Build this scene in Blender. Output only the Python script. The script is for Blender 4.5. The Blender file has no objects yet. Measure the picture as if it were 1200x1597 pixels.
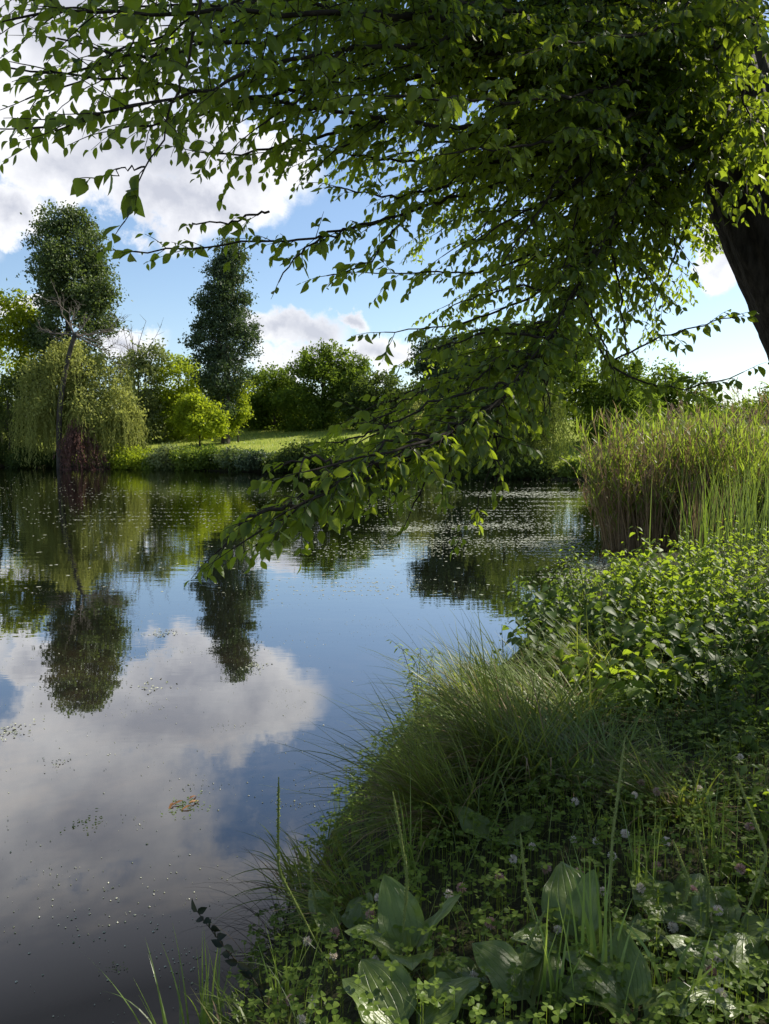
import bpy, math, random
import numpy as np
R = math.radians
scene = bpy.context.scene
COL = scene.collection

# ------------------------------------------------------------------ camera
CAM_Z, PITCH, F = 2.0, R(5.14), 1206.0          # F: focal length in photo pixels (1200 x 1597)
cd = bpy.data.cameras.new("camera"); cam = bpy.data.objects.new("camera", cd); COL.objects.link(cam)
cam.location = (0, 0, CAM_Z); cam.rotation_euler = (R(90) - PITCH, 0, 0)
cd.sensor_fit = 'VERTICAL'; cd.sensor_height = 24; cd.lens = 24 * F / 1597
cd.clip_start = 0.05; cd.clip_end = 3000
scene.camera = cam

def ray(px, py):
    dx, dy = (px - 600) / F, (798.5 - py) / F
    return np.array([dx, math.cos(PITCH) + dy * math.sin(PITCH), -math.sin(PITCH) + dy * math.cos(PITCH)])
def at(px, py, Y):
    d = ray(px, py); return np.array([0, 0, CAM_Z]) + d * (Y / d[1])
def azel(px, py):
    d = ray(px, py); return math.atan2(d[0], d[1]), math.asin(d[2] / np.linalg.norm(d))

# ------------------------------------------------------------------ light
SUN_AZ, SUN_EL = R(56), R(42)
SKY_STR, SUN_STR, EXPOSURE = 0.10, 5.0, 0.70
scene.view_settings.view_transform = 'Standard'; scene.view_settings.look = 'None'
scene.view_settings.exposure = EXPOSURE; scene.view_settings.gamma = 1
scene.cycles.max_bounces = 8; scene.cycles.diffuse_bounces = 4; scene.cycles.transmission_bounces = 6
scene.cycles.use_denoising = True
sl = bpy.data.lights.new("sun", 'SUN'); so = bpy.data.objects.new("sun", sl); COL.objects.link(so)
sl.energy = SUN_STR; sl.angle = R(0.55); sl.color = (1.0, .93, .80)
so.rotation_euler = (R(90) - SUN_EL, 0, -SUN_AZ + math.pi)
so.location = (20, 16, 30)

W = bpy.data.worlds.new("World"); scene.world = W; W.use_nodes = True
nt = W.node_tree; nt.nodes.clear()
def N(t, **k):
    n = nt.nodes.new(t)
    for a, b in k.items(): setattr(n, a, b)
    return n
def L(a, b): nt.links.new(a, b)
def M(op, a, b=None, c=None, clamp=False):
    n = N('ShaderNodeMath', operation=op, use_clamp=clamp)
    for i, v in enumerate((a, b, c)):
        if v is None: continue
        if isinstance(v, (int, float)): n.inputs[i].default_value = v
        else: L(v, n.inputs[i])
    return n.outputs[0]
def VM(op, a, b=None):
    n = N('ShaderNodeVectorMath', operation=op)
    for i, v in enumerate((a, b)):
        if v is None: continue
        if isinstance(v, tuple): n.inputs[i].default_value = v
        else: L(v, n.inputs[i])
    return n.outputs['Value'] if op == 'LENGTH' else n.outputs[0]
sky = N('ShaderNodeTexSky', sky_type='NISHITA'); sky.sun_disc = False
sky.sun_elevation = SUN_EL; sky.sun_rotation = SUN_AZ; sky.air_density = 1.0; sky.dust_density = 0.5; sky.ozone_density = 2.2
tc = N('ShaderNodeTexCoord')
sx = N('ShaderNodeSeparateXYZ'); L(tc.outputs['Generated'], sx.inputs[0])
az = M('ARCTAN2', sx.outputs[0], sx.outputs[1]); el = M('ARCSINE', sx.outputs[2])
cv = N('ShaderNodeCombineXYZ'); L(az, cv.inputs[0]); L(el, cv.inputs[1])
nz = N('ShaderNodeTexNoise'); nz.inputs['Scale'].default_value = 11; nz.inputs['Detail'].default_value = 9; nz.inputs['Roughness'].default_value = .62
L(cv.outputs[0], nz.inputs['Vector'])
nz2 = N('ShaderNodeTexNoise'); nz2.inputs['Scale'].default_value = 4.3; nz2.inputs['Detail'].default_value = 5
off = VM('ADD', cv.outputs[0], (7.3, 2.1, 0)); L(off, nz2.inputs['Vector'])
# warp the direction a little, then cloud bodies
wv = VM('MULTIPLY', VM('SUBTRACT', nz.outputs['Color'], (.5, .5, .5)), (.16, .13, 0))
pv = VM('ADD', cv.outputs[0], wv)
BLOBS = [(20, 318, 75, 52), (-120, 330, 140, 80), (190, 215, 300, 95), (400, 250, 120, 75), (330, 300, 140, 50), (60, 60, 330, 150),
         (255, 320, 110, 60), (120, 235, 170, 70), (-250, 150, 200, 150), (470, 525, 85, 50), (425, 515, 55, 40), (545, 500, 34, 26), (590, 555, 80, 45), (515, 565, 160, 35),
         (190, 525, 90, 35), (1110, 370, 55, 60), (1120, 655, 110, 20), (760, 600, 120, 24),
         (1500, 250, 260, 120), (130, -230, 460, 190), (100, -620, 520, 200), (-150, -60, 200, 110), (-700, 480, 300, 60), (30, 470, 60, 18)]
val = None
for (px, py, rx, ry) in BLOBS:
    a, e = azel(px, py)
    k = math.cos(max(a, -.6)) ** 2
    d = VM('LENGTH', VM('MULTIPLY', VM('SUBTRACT', pv, (a, e, 0)), (F / rx / max(k, .5), F / ry, 0)))
    v = M('SUBTRACT', 1.0, d); val = v if val is None else M('MAXIMUM', val, v)
# other clouds all round the sky, away from what is straight ahead
far_az = M('SUBTRACT', M('ABSOLUTE', M('ADD', az, .05)), .75)
rest = M('MULTIPLY', M('SUBTRACT', nz2.outputs['Fac'], .52), 4.0)
rest = M('MINIMUM', rest, M('MULTIPLY', far_az, 3.0))
val = M('MAXIMUM', val, rest)
dens = M('ADD', val, M('MULTIPLY', M('SUBTRACT', nz.outputs['Fac'], .5), 1.5))
mr = N('ShaderNodeMapRange', interpolation_type='SMOOTHSTEP')
L(dens, mr.inputs['Value']); mr.inputs['From Min'].default_value = .02; mr.inputs['From Max'].default_value = .42
mask = M('MULTIPLY', mr.outputs[0], .93)
thick = N('ShaderNodeMapRange'); L(M('ADD', M('ADD', val, M('MAXIMUM', 0.0, M('MULTIPLY', M('SUBTRACT', el, .40), 3.0))), M('MULTIPLY', M('SUBTRACT', nz2.outputs['Fac'], .5), 2.2)), thick.inputs['Value'])
thick.inputs['From Min'].default_value = .15; thick.inputs['From Max'].default_value = .95
cc = N('ShaderNodeMix', data_type='RGBA'); L(thick.outputs[0], cc.inputs['Factor'])
cc.inputs['A'].default_value = (7.5, 7.45, 7.5, 1); cc.inputs['B'].default_value = (4.0, 4.1, 4.6, 1)
skyc = N('ShaderNodeMix', data_type='RGBA', blend_type='MULTIPLY'); skyc.inputs['Factor'].default_value = 1
L(sky.outputs[0], skyc.inputs['A']); skyc.inputs['B'].default_value = (1.0, 1.0, 1.0, 1)
mx = N('ShaderNodeMix', data_type='RGBA'); L(mask, mx.inputs['Factor']); L(skyc.outputs['Result'], mx.inputs['A']); L(cc.outputs['Result'], mx.inputs['B'])
bg = N('ShaderNodeBackground'); bg.inputs[1].default_value = SKY_STR; L(mx.outputs['Result'], bg.inputs[0])
wo = N('ShaderNodeOutputWorld'); L(bg.outputs[0], wo.inputs[0])

# ------------------------------------------------------------------ materials
def newmat(name):
    global nt
    m = bpy.data.materials.new(name); m.use_nodes = True; nt = m.node_tree; nt.nodes.clear(); return m
def ramp(fac, stops):
    n = N('ShaderNodeValToRGB'); L(fac, n.inputs[0]); e = n.color_ramp.elements
    while len(e) < len(stops): e.new(.5)
    for el_, (p, c) in zip(e, stops): el_.position = p; el_.color = (*c, 1)
    return n.outputs[0]
def noise(scale, detail=4, vec=None, rough=.5, out='Fac'):
    n = N('ShaderNodeTexNoise'); n.inputs['Scale'].default_value = scale; n.inputs['Detail'].default_value = detail; n.inputs['Roughness'].default_value = rough
    if vec is None:
        g = N('ShaderNodeNewGeometry'); vec = g.outputs['Position']
    L(vec, n.inputs['Vector']); return n.outputs[out]
def leaf_mat(name, lo, hi, tr=(.20, .30, .03), tf=.4, gloss=.06, rough=.4, clump=.0, odd=None):
    m = newmat(name)
    g = N('ShaderNodeNewGeometry')
    f = g.outputs['Random Per Island']
    if clump: f = M('ADD', M('MULTIPLY', f, .55), M('MULTIPLY', M('SUBTRACT', noise(clump, 2), .25), .9), clamp=True)
    st = [(0, lo), (.8, hi)]
    if odd: st += [(.93, hi), (1, odd)]
    c = ramp(f, st)
    d = N('ShaderNodeBsdfDiffuse'); L(c, d.inputs[0])
    t = N('ShaderNodeBsdfTranslucent')
    tm = N('ShaderNodeMix', data_type='RGBA', blend_type='MULTIPLY'); tm.inputs['Factor'].default_value = 1
    sc = N('ShaderNodeMix', data_type='RGBA'); L(f, sc.inputs['Factor']); sc.inputs['A'].default_value = (*[x * .7 for x in tr], 1); sc.inputs['B'].default_value = (*tr, 1)
    L(sc.outputs['Result'], t.inputs[0])
    mx = N('ShaderNodeMixShader'); mx.inputs[0].default_value = tf; L(d.outputs[0], mx.inputs[1]); L(t.outputs[0], mx.inputs[2])
    gl = N('ShaderNodeBsdfGlossy'); gl.inputs['Roughness'].default_value = rough; gl.inputs[0].default_value = (1, 1, 1, 1)
    fr = N('ShaderNodeLayerWeight'); fr.inputs[0].default_value = .5
    m2 = N('ShaderNodeMixShader'); L(M('MULTIPLY', M('ADD', M('MULTIPLY', M('POWER', fr.outputs['Facing'], 4.0), .35), .06), gloss * 10, clamp=True), m2.inputs[0]); L(mx.outputs[0], m2.inputs[1]); L(gl.outputs[0], m2.inputs[2])
    o = N('ShaderNodeOutputMaterial'); L(m2.outputs[0], o.inputs[0]); return m
def solid_mat(name, stops, scale, rough=.9, bump=0., bscale=30, stretch=None, detail=5):
    m = newmat(name)
    tcn = N('ShaderNodeTexCoord'); vec = tcn.outputs['Object']
    if stretch: vec = VM('MULTIPLY', vec, stretch)
    c = ramp(noise(scale, detail, vec, .6), stops)
    p = N('ShaderNodeBsdfPrincipled'); L(c, p.inputs['Base Color']); p.inputs['Roughness'].default_value = rough
    p.inputs['Specular IOR Level'].default_value = .2
    if bump:
        b = N('ShaderNodeBump'); b.inputs['Strength'].default_value = bump; b.inputs['Distance'].default_value = .03
        L(noise(bscale, 6, vec, .65), b.inputs['Height']); L(b.outputs[0], p.inputs['Normal'])
    o = N('ShaderNodeOutputMaterial'); L(p.outputs[0], o.inputs[0]); return m

MAT = {}
MAT['elm'] = leaf_mat('elm_leaf', (.022, .048, .010), (.048, .095, .016), tr=(.43, .57, .03), tf=.48, gloss=.03, rough=.42, odd=(.13, .13, .03))
MAT['bark'] = solid_mat('bark', [(.3, (.012, .010, .008)), (.7, (.065, .054, .044))], 9, bump=1.0, bscale=14, stretch=(3, 3, .6))
MAT['twig'] = solid_mat('twig_bark', [(.3, (.018, .014, .010)), (.7, (.05, .04, .03))], 30)
MAT['deadwood'] = solid_mat('dead_wood', [(.3, (.09, .075, .06)), (.7, (.22, .19, .16))], 3)
MAT['farbark'] = solid_mat('far_bark', [(.3, (.03, .026, .02)), (.7, (.09, .08, .065))], 3)
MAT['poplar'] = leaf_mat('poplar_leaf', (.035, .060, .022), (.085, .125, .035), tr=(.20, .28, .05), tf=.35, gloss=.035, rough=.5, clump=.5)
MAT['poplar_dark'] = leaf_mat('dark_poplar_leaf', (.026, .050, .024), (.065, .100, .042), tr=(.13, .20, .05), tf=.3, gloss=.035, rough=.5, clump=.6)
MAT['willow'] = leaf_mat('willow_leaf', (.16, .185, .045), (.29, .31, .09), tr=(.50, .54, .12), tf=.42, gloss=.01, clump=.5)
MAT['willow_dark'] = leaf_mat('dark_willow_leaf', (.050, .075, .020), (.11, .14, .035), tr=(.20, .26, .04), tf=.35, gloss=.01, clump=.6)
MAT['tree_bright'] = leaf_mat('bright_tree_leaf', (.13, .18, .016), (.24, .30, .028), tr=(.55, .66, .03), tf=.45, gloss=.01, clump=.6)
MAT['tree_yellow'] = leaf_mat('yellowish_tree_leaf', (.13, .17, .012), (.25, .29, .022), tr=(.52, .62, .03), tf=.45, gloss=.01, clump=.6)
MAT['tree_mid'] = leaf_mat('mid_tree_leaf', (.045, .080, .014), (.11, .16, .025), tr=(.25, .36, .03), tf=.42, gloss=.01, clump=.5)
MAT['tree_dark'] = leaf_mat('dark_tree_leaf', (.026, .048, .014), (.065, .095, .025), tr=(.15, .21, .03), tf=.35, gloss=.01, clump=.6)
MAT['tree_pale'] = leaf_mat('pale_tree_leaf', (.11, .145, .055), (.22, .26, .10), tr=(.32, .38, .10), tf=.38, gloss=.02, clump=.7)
MAT['purple'] = leaf_mat('purple_leaf', (.070, .040, .034), (.15, .085, .068), tr=(.22, .11, .08), tf=.35, gloss=.01, clump=.8)
MAT['shrub'] = leaf_mat('shrub_leaf', (.065, .11, .018), (.15, .21, .035), tr=(.34, .44, .04), tf=.42, gloss=.02, clump=1.2)
MAT['sedge'] = leaf_mat('sedge_blade', (.050, .085, .018), (.125, .17, .04), tr=(.36, .42, .05), tf=.42, gloss=.02, rough=.4, odd=(.26, .20, .10))
MAT['grass'] = leaf_mat('grass_blade', (.05, .09, .018), (.12, .19, .035), tr=(.26, .36, .05), tf=.45, gloss=.05)
MAT['freshgrass'] = leaf_mat('fresh_grass_blade', (.10, .17, .03), (.17, .26, .05), tr=(.34, .46, .07), tf=.45, gloss=.05)
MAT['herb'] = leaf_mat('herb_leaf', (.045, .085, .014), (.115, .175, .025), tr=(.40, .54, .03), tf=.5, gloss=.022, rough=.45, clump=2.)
MAT['herb_dark'] = leaf_mat('dark_herb_leaf', (.030, .058, .018), (.060, .10, .028), tr=(.22, .33, .03), tf=.42, gloss=.02, rough=.45)  # darker herb leaf; on the shaded weeds the shade is in this colour
MAT['herb_stem'] = solid_mat('herb_stem', [(.3, (.05, .07, .02)), (.7, (.11, .12, .045))], 20)
MAT['clover'] = leaf_mat('clover_leaf', (.062, .108, .016), (.14, .20, .034), tr=(.26, .36, .03), tf=.4, gloss=.015)
MAT['reedgreen'] = leaf_mat('reed_leaf', (.055, .10, .018), (.13, .185, .033), tr=(.36, .48, .04), tf=.5, gloss=.02, odd=(.30, .22, .08))
MAT['reedbrown'] = leaf_mat('reed_stalk', (.11, .075, .038), (.30, .215, .12), tr=(.34, .24, .11), tf=.3, gloss=.03)
MAT['plume'] = leaf_mat('reed_plume', (.14, .10, .07), (.26, .20, .15), tr=(.3, .22, .15), tf=.4, gloss=.0)
MAT['petal'] = leaf_mat('clover_petal', (.74, .64, .52), (.88, .82, .70), tr=(.5, .42, .40), tf=.3, gloss=.0)
MAT['petal_pink'] = leaf_mat('pink_clover_petal', (.42, .24, .20), (.58, .42, .36), tr=(.4, .25, .25), tf=.3, gloss=.0)
MAT['duckweed'] = leaf_mat('duckweed', (.17, .19, .10), (.42, .43, .32), tr=(.1, .1, .05), tf=.1, gloss=.06)
MAT['dead_leaf'] = leaf_mat('dead_leaf', (.20, .09, .04), (.40, .20, .08), tr=(.4, .18, .06), tf=.35, gloss=.02)

def plantain_mat():
    m = newmat('plantain_leaf')
    uv = N('ShaderNodeTexCoord').outputs['UV']
    s = N('ShaderNodeSeparateXYZ'); L(uv, s.inputs[0])
    ribs = M('ABSOLUTE', M('SINE', M('MULTIPLY', s.outputs[1], math.pi * 7)))
    vein = M('POWER', M('SUBTRACT', 1.0, ribs), 7.0)
    n1 = noise(18, 5); n2 = noise(120, 3)
    c = ramp(M('ADD', M('MULTIPLY', n1, .8), M('MULTIPLY', n2, .25)), [(.25, (.066, .104, .022)), (.55, (.115, .165, .036)), (.8, (.19, .23, .085))])
    mixc = N('ShaderNodeMix', data_type='RGBA'); L(M('MULTIPLY', vein, .2), mixc.inputs['Factor']); L(c, mixc.inputs['A']); mixc.inputs['B'].default_value = (.17, .23, .09, 1)
    p = N('ShaderNodeBsdfPrincipled'); L(mixc.outputs['Result'], p.inputs['Base Color']); p.inputs['Roughness'].default_value = .36
    b = N('ShaderNodeBump'); b.inputs['Strength'].default_value = .6; b.inputs['Distance'].default_value = .004
    L(M('ADD', M('MULTIPLY', vein, -1.0), M('MULTIPLY', noise(60, 4), 1.2)), b.inputs['Height']); L(b.outputs[0], p.inputs['Normal'])
    t = N('ShaderNodeBsdfTranslucent'); t.inputs[0].default_value = (.22, .32, .05, 1)
    x = N('ShaderNodeMixShader'); x.inputs[0].default_value = .3; L(p.outputs[0], x.inputs[1]); L(t.outputs[0], x.inputs[2])
    o = N('ShaderNodeOutputMaterial'); L(x.outputs[0], o.inputs[0]); return m
MAT['plantain'] = plantain_mat()

def ground_mat():
    m = newmat('ground')
    n1 = noise(.35, 5); n2 = noise(7, 6, rough=.7); n3 = noise(45, 4)
    g = N('ShaderNodeNewGeometry'); s = N('ShaderNodeSeparateXYZ'); L(g.outputs['Position'], s.inputs[0])
    lawn = ramp(M('ADD', M('MULTIPLY', n1, .55), M('MULTIPLY', n2, .45)), [(.3, (.15, .20, .028)), (.5, (.25, .29, .045)), (.7, (.33, .34, .08))])
    soil = ramp(M('ADD', M('MULTIPLY', n2, .6), M('MULTIPLY', n3, .4)), [(.3, (.022, .020, .012)), (.55, (.045, .045, .022)), (.75, (.07, .085, .03))])
    h = N('ShaderNodeMapRange'); L(s.outputs[1], h.inputs[0]); h.inputs['From Min'].default_value = 16; h.inputs['From Max'].default_value = 30
    hz = N('ShaderNodeMapRange'); L(s.outputs[2], hz.inputs[0]); hz.inputs['From Min'].default_value = .15; hz.inputs['From Max'].default_value = .6
    mixn = N('ShaderNodeMix', data_type='RGBA'); L(M('MULTIPLY', h.outputs[0], hz.outputs[0]), mixn.inputs['Factor']); L(soil, mixn.inputs['A']); L(lawn, mixn.inputs['B'])
    p = N('ShaderNodeBsdfPrincipled'); L(mixn.outputs['Result'], p.inputs['Base Color']); p.inputs['Roughness'].default_value = .95; p.inputs['Specular IOR Level'].default_value = .1
    b = N('ShaderNodeBump'); b.inputs['Strength'].default_value = .8; b.inputs['Distance'].default_value = .05
    L(M('ADD', n2, M('MULTIPLY', n3, .5)), b.inputs['Height']); L(b.outputs[0], p.inputs['Normal'])
    o = N('ShaderNodeOutputMaterial'); L(p.outputs[0], o.inputs[0]); return m
def water_mat():
    m = newmat('water')
    pos = N('ShaderNodeNewGeometry').outputs['Position']
    n = noise(.55, 4, pos, .6); n2 = noise(3.5, 5, pos, .65)
    base = ramp(M('ADD', M('MULTIPLY', n, .7), M('MULTIPLY', n2, .3)), [(.38, (.011, .0105, .009)), (.52, (.022, .019, .015)), (.68, (.065, .048, .030))])
    p = N('ShaderNodeBsdfPrincipled'); L(base, p.inputs['Base Color']); p.inputs['IOR'].default_value = 1.34; p.inputs['Roughness'].default_value = .015
    dk = N('ShaderNodeMapRange'); yy = N('ShaderNodeSeparateXYZ'); L(pos, yy.inputs[0]); L(yy.outputs[1], dk.inputs[0]); dk.inputs['From Min'].default_value = 4.5; dk.inputs['From Max'].default_value = 11
    bm = N('ShaderNodeMix', data_type='RGBA'); L(dk.outputs[0], bm.inputs['Factor']); L(base, bm.inputs['A']); bm.inputs['B'].default_value = (.011, .012, .007, 1); L(bm.outputs['Result'], p.inputs['Base Color'])
    s1 = noise(1.0, 3, VM('MULTIPLY', pos, (.9, 2.2, 1)), .5)
    s2 = noise(4.5, 2, VM('MULTIPLY', pos, (.8, 1.8, 1)), .5)
    sy = N('ShaderNodeSeparateXYZ'); L(pos, sy.inputs[0])
    far = N('ShaderNodeMapRange'); L(sy.outputs[1], far.inputs[0]); far.inputs['From Min'].default_value = 6; far.inputs['From Max'].default_value = 20
    far.inputs['To Min'].default_value = .12; far.inputs['To Max'].default_value = 1.0
    wind = M('MULTIPLY', far.outputs[0], M('ADD', .35, noise(.12, 3, VM('MULTIPLY', pos, (.6, 1.6, 1)))))
    hgt = M('MULTIPLY', M('ADD', M('MULTIPLY', s1, 1.0), M('MULTIPLY', s2, .30)), wind)
    b = N('ShaderNodeBump'); b.inputs['Strength'].default_value = 1.0; b.inputs['Distance'].default_value = .0055
    L(hgt, b.inputs['Height']); L(b.outputs[0], p.inputs['Normal'])
    p.inputs['Specular IOR Level'].default_value = 0.0
    gl = N('ShaderNodeBsdfGlossy'); gl.inputs['Roughness'].default_value = .012; L(b.outputs[0], gl.inputs['Normal'])
    lw = N('ShaderNodeLayerWeight'); lw.inputs[0].default_value = .5
    x = N('ShaderNodeMixShader'); mrf = N('ShaderNodeMapRange'); L(lw.outputs['Facing'], mrf.inputs[0]); mrf.inputs['From Min'].default_value = .42; mrf.inputs['From Max'].default_value = .92
    mrf.inputs['To Min'].default_value = .05; mrf.inputs['To Max'].default_value = .95; L(mrf.outputs[0], x.inputs[0]); L(p.outputs[0], x.inputs[1]); L(gl.outputs[0], x.inputs[2])
    o = N('ShaderNodeOutputMaterial'); L(x.outputs[0], o.inputs[0]); return m
MAT['ground'] = ground_mat(); MAT['water'] = water_mat()

# ------------------------------------------------------------------ geometry helpers
def nrm(v): return v / np.maximum(np.linalg.norm(v, axis=-1, keepdims=True), 1e-9)
class MB:
    """collects vertices and quads (tris have the last index repeated as -1)"""
    def __init__(s): s.v, s.f, s.n, s.uv = [], [], 0, []
    def add(s, v, f, uv=None):
        v = np.asarray(v, float).reshape(-1, 3); f = np.asarray(f, int).reshape(-1, 4)
        s.v.append(v); s.f.append(np.where(f >= 0, f + s.n, -1)); s.n += len(v)
        s.uv.append(np.zeros((len(v), 2)) if uv is None else uv)
    def mesh(s, name, org, smooth):
        v = np.concatenate(s.v) - org; f = np.concatenate(s.f)
        me = bpy.data.meshes.new(name)
        tri = f[:, 3] < 0
        cnt = np.where(tri, 3, 4); st = np.concatenate([[0], np.cumsum(cnt)[:-1]])
        li = f.ravel(); li = li[li >= 0]
        me.vertices.add(len(v)); me.vertices.foreach_set('co', v.astype(np.float32).ravel())
        me.loops.add(len(li)); me.loops.foreach_set('vertex_index', li.astype(np.int32))
        me.polygons.add(len(f)); me.polygons.foreach_set('loop_start', st.astype(np.int32))
        me.polygons.foreach_set('loop_total', cnt.astype(np.int32))
        me.polygons.foreach_set('use_smooth', np.full(len(f), smooth))
        uv = np.concatenate(s.uv)
        if uv.any():
            l = me.uv_layers.new(name='UVMap'); l.data.foreach_set('uv', uv[li].astype(np.float32).ravel())
        me.update(calc_edges=True); me.validate(); return me
    def build(s, name, mat, parent=None, smooth=True, org=None):
        if org is None: org = ORG.get(parent.name, np.zeros(3)) if parent else np.zeros(3)
        o = bpy.data.objects.new(name, s.mesh(name, org, smooth)); COL.objects.link(o)
        o.data.materials.append(MAT[mat])
        if parent: o.parent = parent; ORG[o.name] = org
        else: o.location = org; ORG[o.name] = np.array(org, float)
        return o
ORG = {}
def tag(o, label=None, cat=None, group=None, kind=None):
    if label: o['label'] = label
    if cat: o['category'] = cat
    if group: o['group'] = group
    if kind: o['kind'] = kind
    return o
def thing(name, loc, label, cat, group=None):
    o = bpy.data.objects.new(name, None); COL.objects.link(o); o.location = loc; o.empty_display_size = .2
    ORG[o.name] = np.array(loc, float); return tag(o, label, cat, group)

def tube(mb, P, r, sides=6):
    P = np.asarray(P, float); r = np.broadcast_to(np.asarray(r, float), (len(P),))
    T = nrm(np.gradient(P, axis=0)); ref = np.array([.31, .17, .93]) if abs(T[0, 2]) < .9 else np.array([1., .1, 0])
    A = nrm(np.cross(T, ref)); B = np.cross(T, A)
    a = np.linspace(0, 2 * math.pi, sides, endpoint=False)
    V = P[:, None] + r[:, None, None] * (np.cos(a)[None, :, None] * A[:, None] + np.sin(a)[None, :, None] * B[:, None])
    i = np.arange(len(P) - 1)[:, None] * sides; j = np.arange(sides)[None]; k = (j + 1) % sides
    Fq = np.stack([i + j, i + k, i + sides + k, i + sides + j], -1)
    mb.add(V, Fq)
def resample(P, n):
    """smooth curve through waypoints"""
    P = np.asarray(P, float); d = np.concatenate([[0], np.cumsum(np.linalg.norm(np.diff(P, axis=0), axis=1))])
    t = np.linspace(0, d[-1], n)
    Q = np.stack([np.interp(t, d, P[:, k]) for k in range(3)], 1)
    for _ in range(max(2, n // 16)): Q[1:-1] = .25 * Q[:-2] + .5 * Q[1:-1] + .25 * Q[2:]
    return Q, d[-1]

def leaf_tpl(st, w, fold=.12, bend=.15, petiole=0.):
    """midrib + two edges; a along, b across, c normal"""
    a, b, c = [], [], []
    for t, ww in zip(st, w):
        for sgn in (-1, 0, 1):
            a.append(petiole + t * (1 - petiole)); b.append(sgn * ww); c.append(abs(sgn) * ww * fold - bend * t * t)
    f = []
    for i in range(len(st) - 1):
        k = i * 3; f += [(k, k + 1, k + 4, k + 3), (k + 1, k + 2, k + 5, k + 4)]
    return np.array([a, b, c]).T, np.array(f)
ELM = leaf_tpl([0, .12, .3, .5, .72, .9, 1], [.03, .25, .44, .5, .36, .13, .0], .2, .18)
ELM_CURL = leaf_tpl([0, .12, .3, .5, .72, .9, 1], [.03, .22, .42, .5, .40, .16, .0], .5, .34)
ELM_FLAT = leaf_tpl([0, .12, .3, .5, .72, .9, 1], [.03, .28, .47, .5, .33, .10, .0], .05, -.05)
OVATE = leaf_tpl([0, .15, .45, .75, 1], [.03, .42, .5, .26, 0], .2, .25)
DIA = (np.array([[0, 0, 0], [.45, -.5, .06], [1, 0, -.05], [.45, .5, .06]]), np.array([[0, 1, 2, 3]]))
LEAFLET = leaf_tpl([0, .4, .8, 1], [.05, .38, .5, .2], .15, .1)
LANCE = leaf_tpl([0, .3, .7, 1], [.1, .5, .35, 0], .15, .2)
def add_leaves(mb, P, D, Nn, Ln, Wd, tpl=DIA):
    T, Fc = tpl; n = len(P)
    D = nrm(D); B = nrm(np.cross(Nn, D)); Nn = np.cross(D, B)
    Ln = np.broadcast_to(Ln, (n,)); Wd = np.broadcast_to(Wd, (n,))
    V = (P[:, None] + (Ln[:, None] * T[None, :, 0])[..., None] * D[:, None] + (Wd[:, None] * T[None, :, 1])[..., None] * B[:, None]
         + (Ln[:, None] * T[None, :, 2])[..., None] * Nn[:, None])
    Fq = Fc[None] + (np.arange(n) * len(T))[:, None, None]
    mb.add(V, Fq)
def add_blades(mb, P, azm, Ln, Wd, lean, curve, seg=5, taper=.8, twist=0.):
    n = len(P); Ln, Wd, lean, curve, azm = [np.broadcast_to(x, (n,)).astype(float) for x in (Ln, Wd, lean, curve, azm)]
    s = np.linspace(0, 1, seg + 1)
    phi = lean[:, None] + curve[:, None] * s[None] ** 1.3
    step = Ln[:, None] / seg
    hx = np.concatenate([np.zeros((n, 1)), np.cumsum(np.sin((phi[:, 1:] + phi[:, :-1]) / 2) * step, 1)], 1)
    hz = np.concatenate([np.zeros((n, 1)), np.cumsum(np.cos((phi[:, 1:] + phi[:, :-1]) / 2) * step, 1)], 1)
    H = np.stack([np.sin(azm), np.cos(azm), np.zeros(n)], -1); S = np.stack([np.cos(azm), -np.sin(azm), np.zeros(n)], -1)
    C = P[:, None] + hx[..., None] * H[:, None] + hz[..., None] * np.array([0, 0, 1.])
    w = .5 * Wd[:, None] * np.clip(1 - s[None] ** 1.6 * taper, .02, 1) * np.where(s < .12, .75, 1.)[None]
    tw = twist * s[None] if np.isscalar(twist) else twist[:, None] * s[None]
    up = np.stack([-np.cos(phi)[..., None] * H[:, None], ], 0)[0] + np.sin(phi)[..., None] * np.array([0, 0, 1.])
    SS = np.cos(tw)[..., None] * S[:, None] + np.sin(tw)[..., None] * up
    V = np.stack([C - w[..., None] * SS, C + w[..., None] * SS], 2).reshape(n, -1, 3)
    k = np.arange(seg) * 2
    Fc = np.stack([k, k + 1, k + 3, k + 2], -1)
    mb.add(V, Fc[None] + (np.arange(n) * 2 * (seg + 1))[:, None, None]); return C

# ------------------------------------------------------------------ terrain
LAKE = np.array([(-.72, -8), (-.70, 0), (-.62, 2), (-.42, 3.2), (-.12, 4.6), (.5, 5.9), (1.3, 7.2), (2.2, 9.3), (3.4, 11.6), (5.2, 12.8), (8.5, 13.5), (10.5, 18), (15, 30), (19, 36.5),
                 (10, 41.2), (3, 45), (-6, 50.5), (-13, 55), (-21, 60), (-40, 67), (-80, 72), (-90, 40), (-60, -8)])
def lake_sd(x, y):
    """+ on land, - in the lake"""
    x = np.asarray(x, float); y = np.asarray(y, float); sh = x.shape; p = np.stack([x.ravel(), y.ravel()], 1)
    a = LAKE; b = np.roll(LAKE, -1, 0); best = np.full(len(p), 1e9); ins = np.zeros(len(p), bool)
    for (ax, ay), (bx, by) in zip(a, b):
        e = np.array([bx - ax, by - ay]); w = p - (ax, ay); t = np.clip((w @ e) / (e @ e), 0, 1)
        best = np.minimum(best, np.hypot(*(w - t[:, None] * e).T))
        c = (ay > p[:, 1]) != (by > p[:, 1])
        if by != ay: ins ^= c & (p[:, 0] < (bx - ax) * (p[:, 1] - ay) / (by - ay) + ax)
    return np.where(ins, -best, best).reshape(sh)
def wob(x, y): return .5 * np.sin(1.7 * x + .6 * y) * np.sin(.9 * y - .4 * x + 1) + .3 * np.sin(4.3 * x + 2) * np.sin(3.7 * y)
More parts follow.
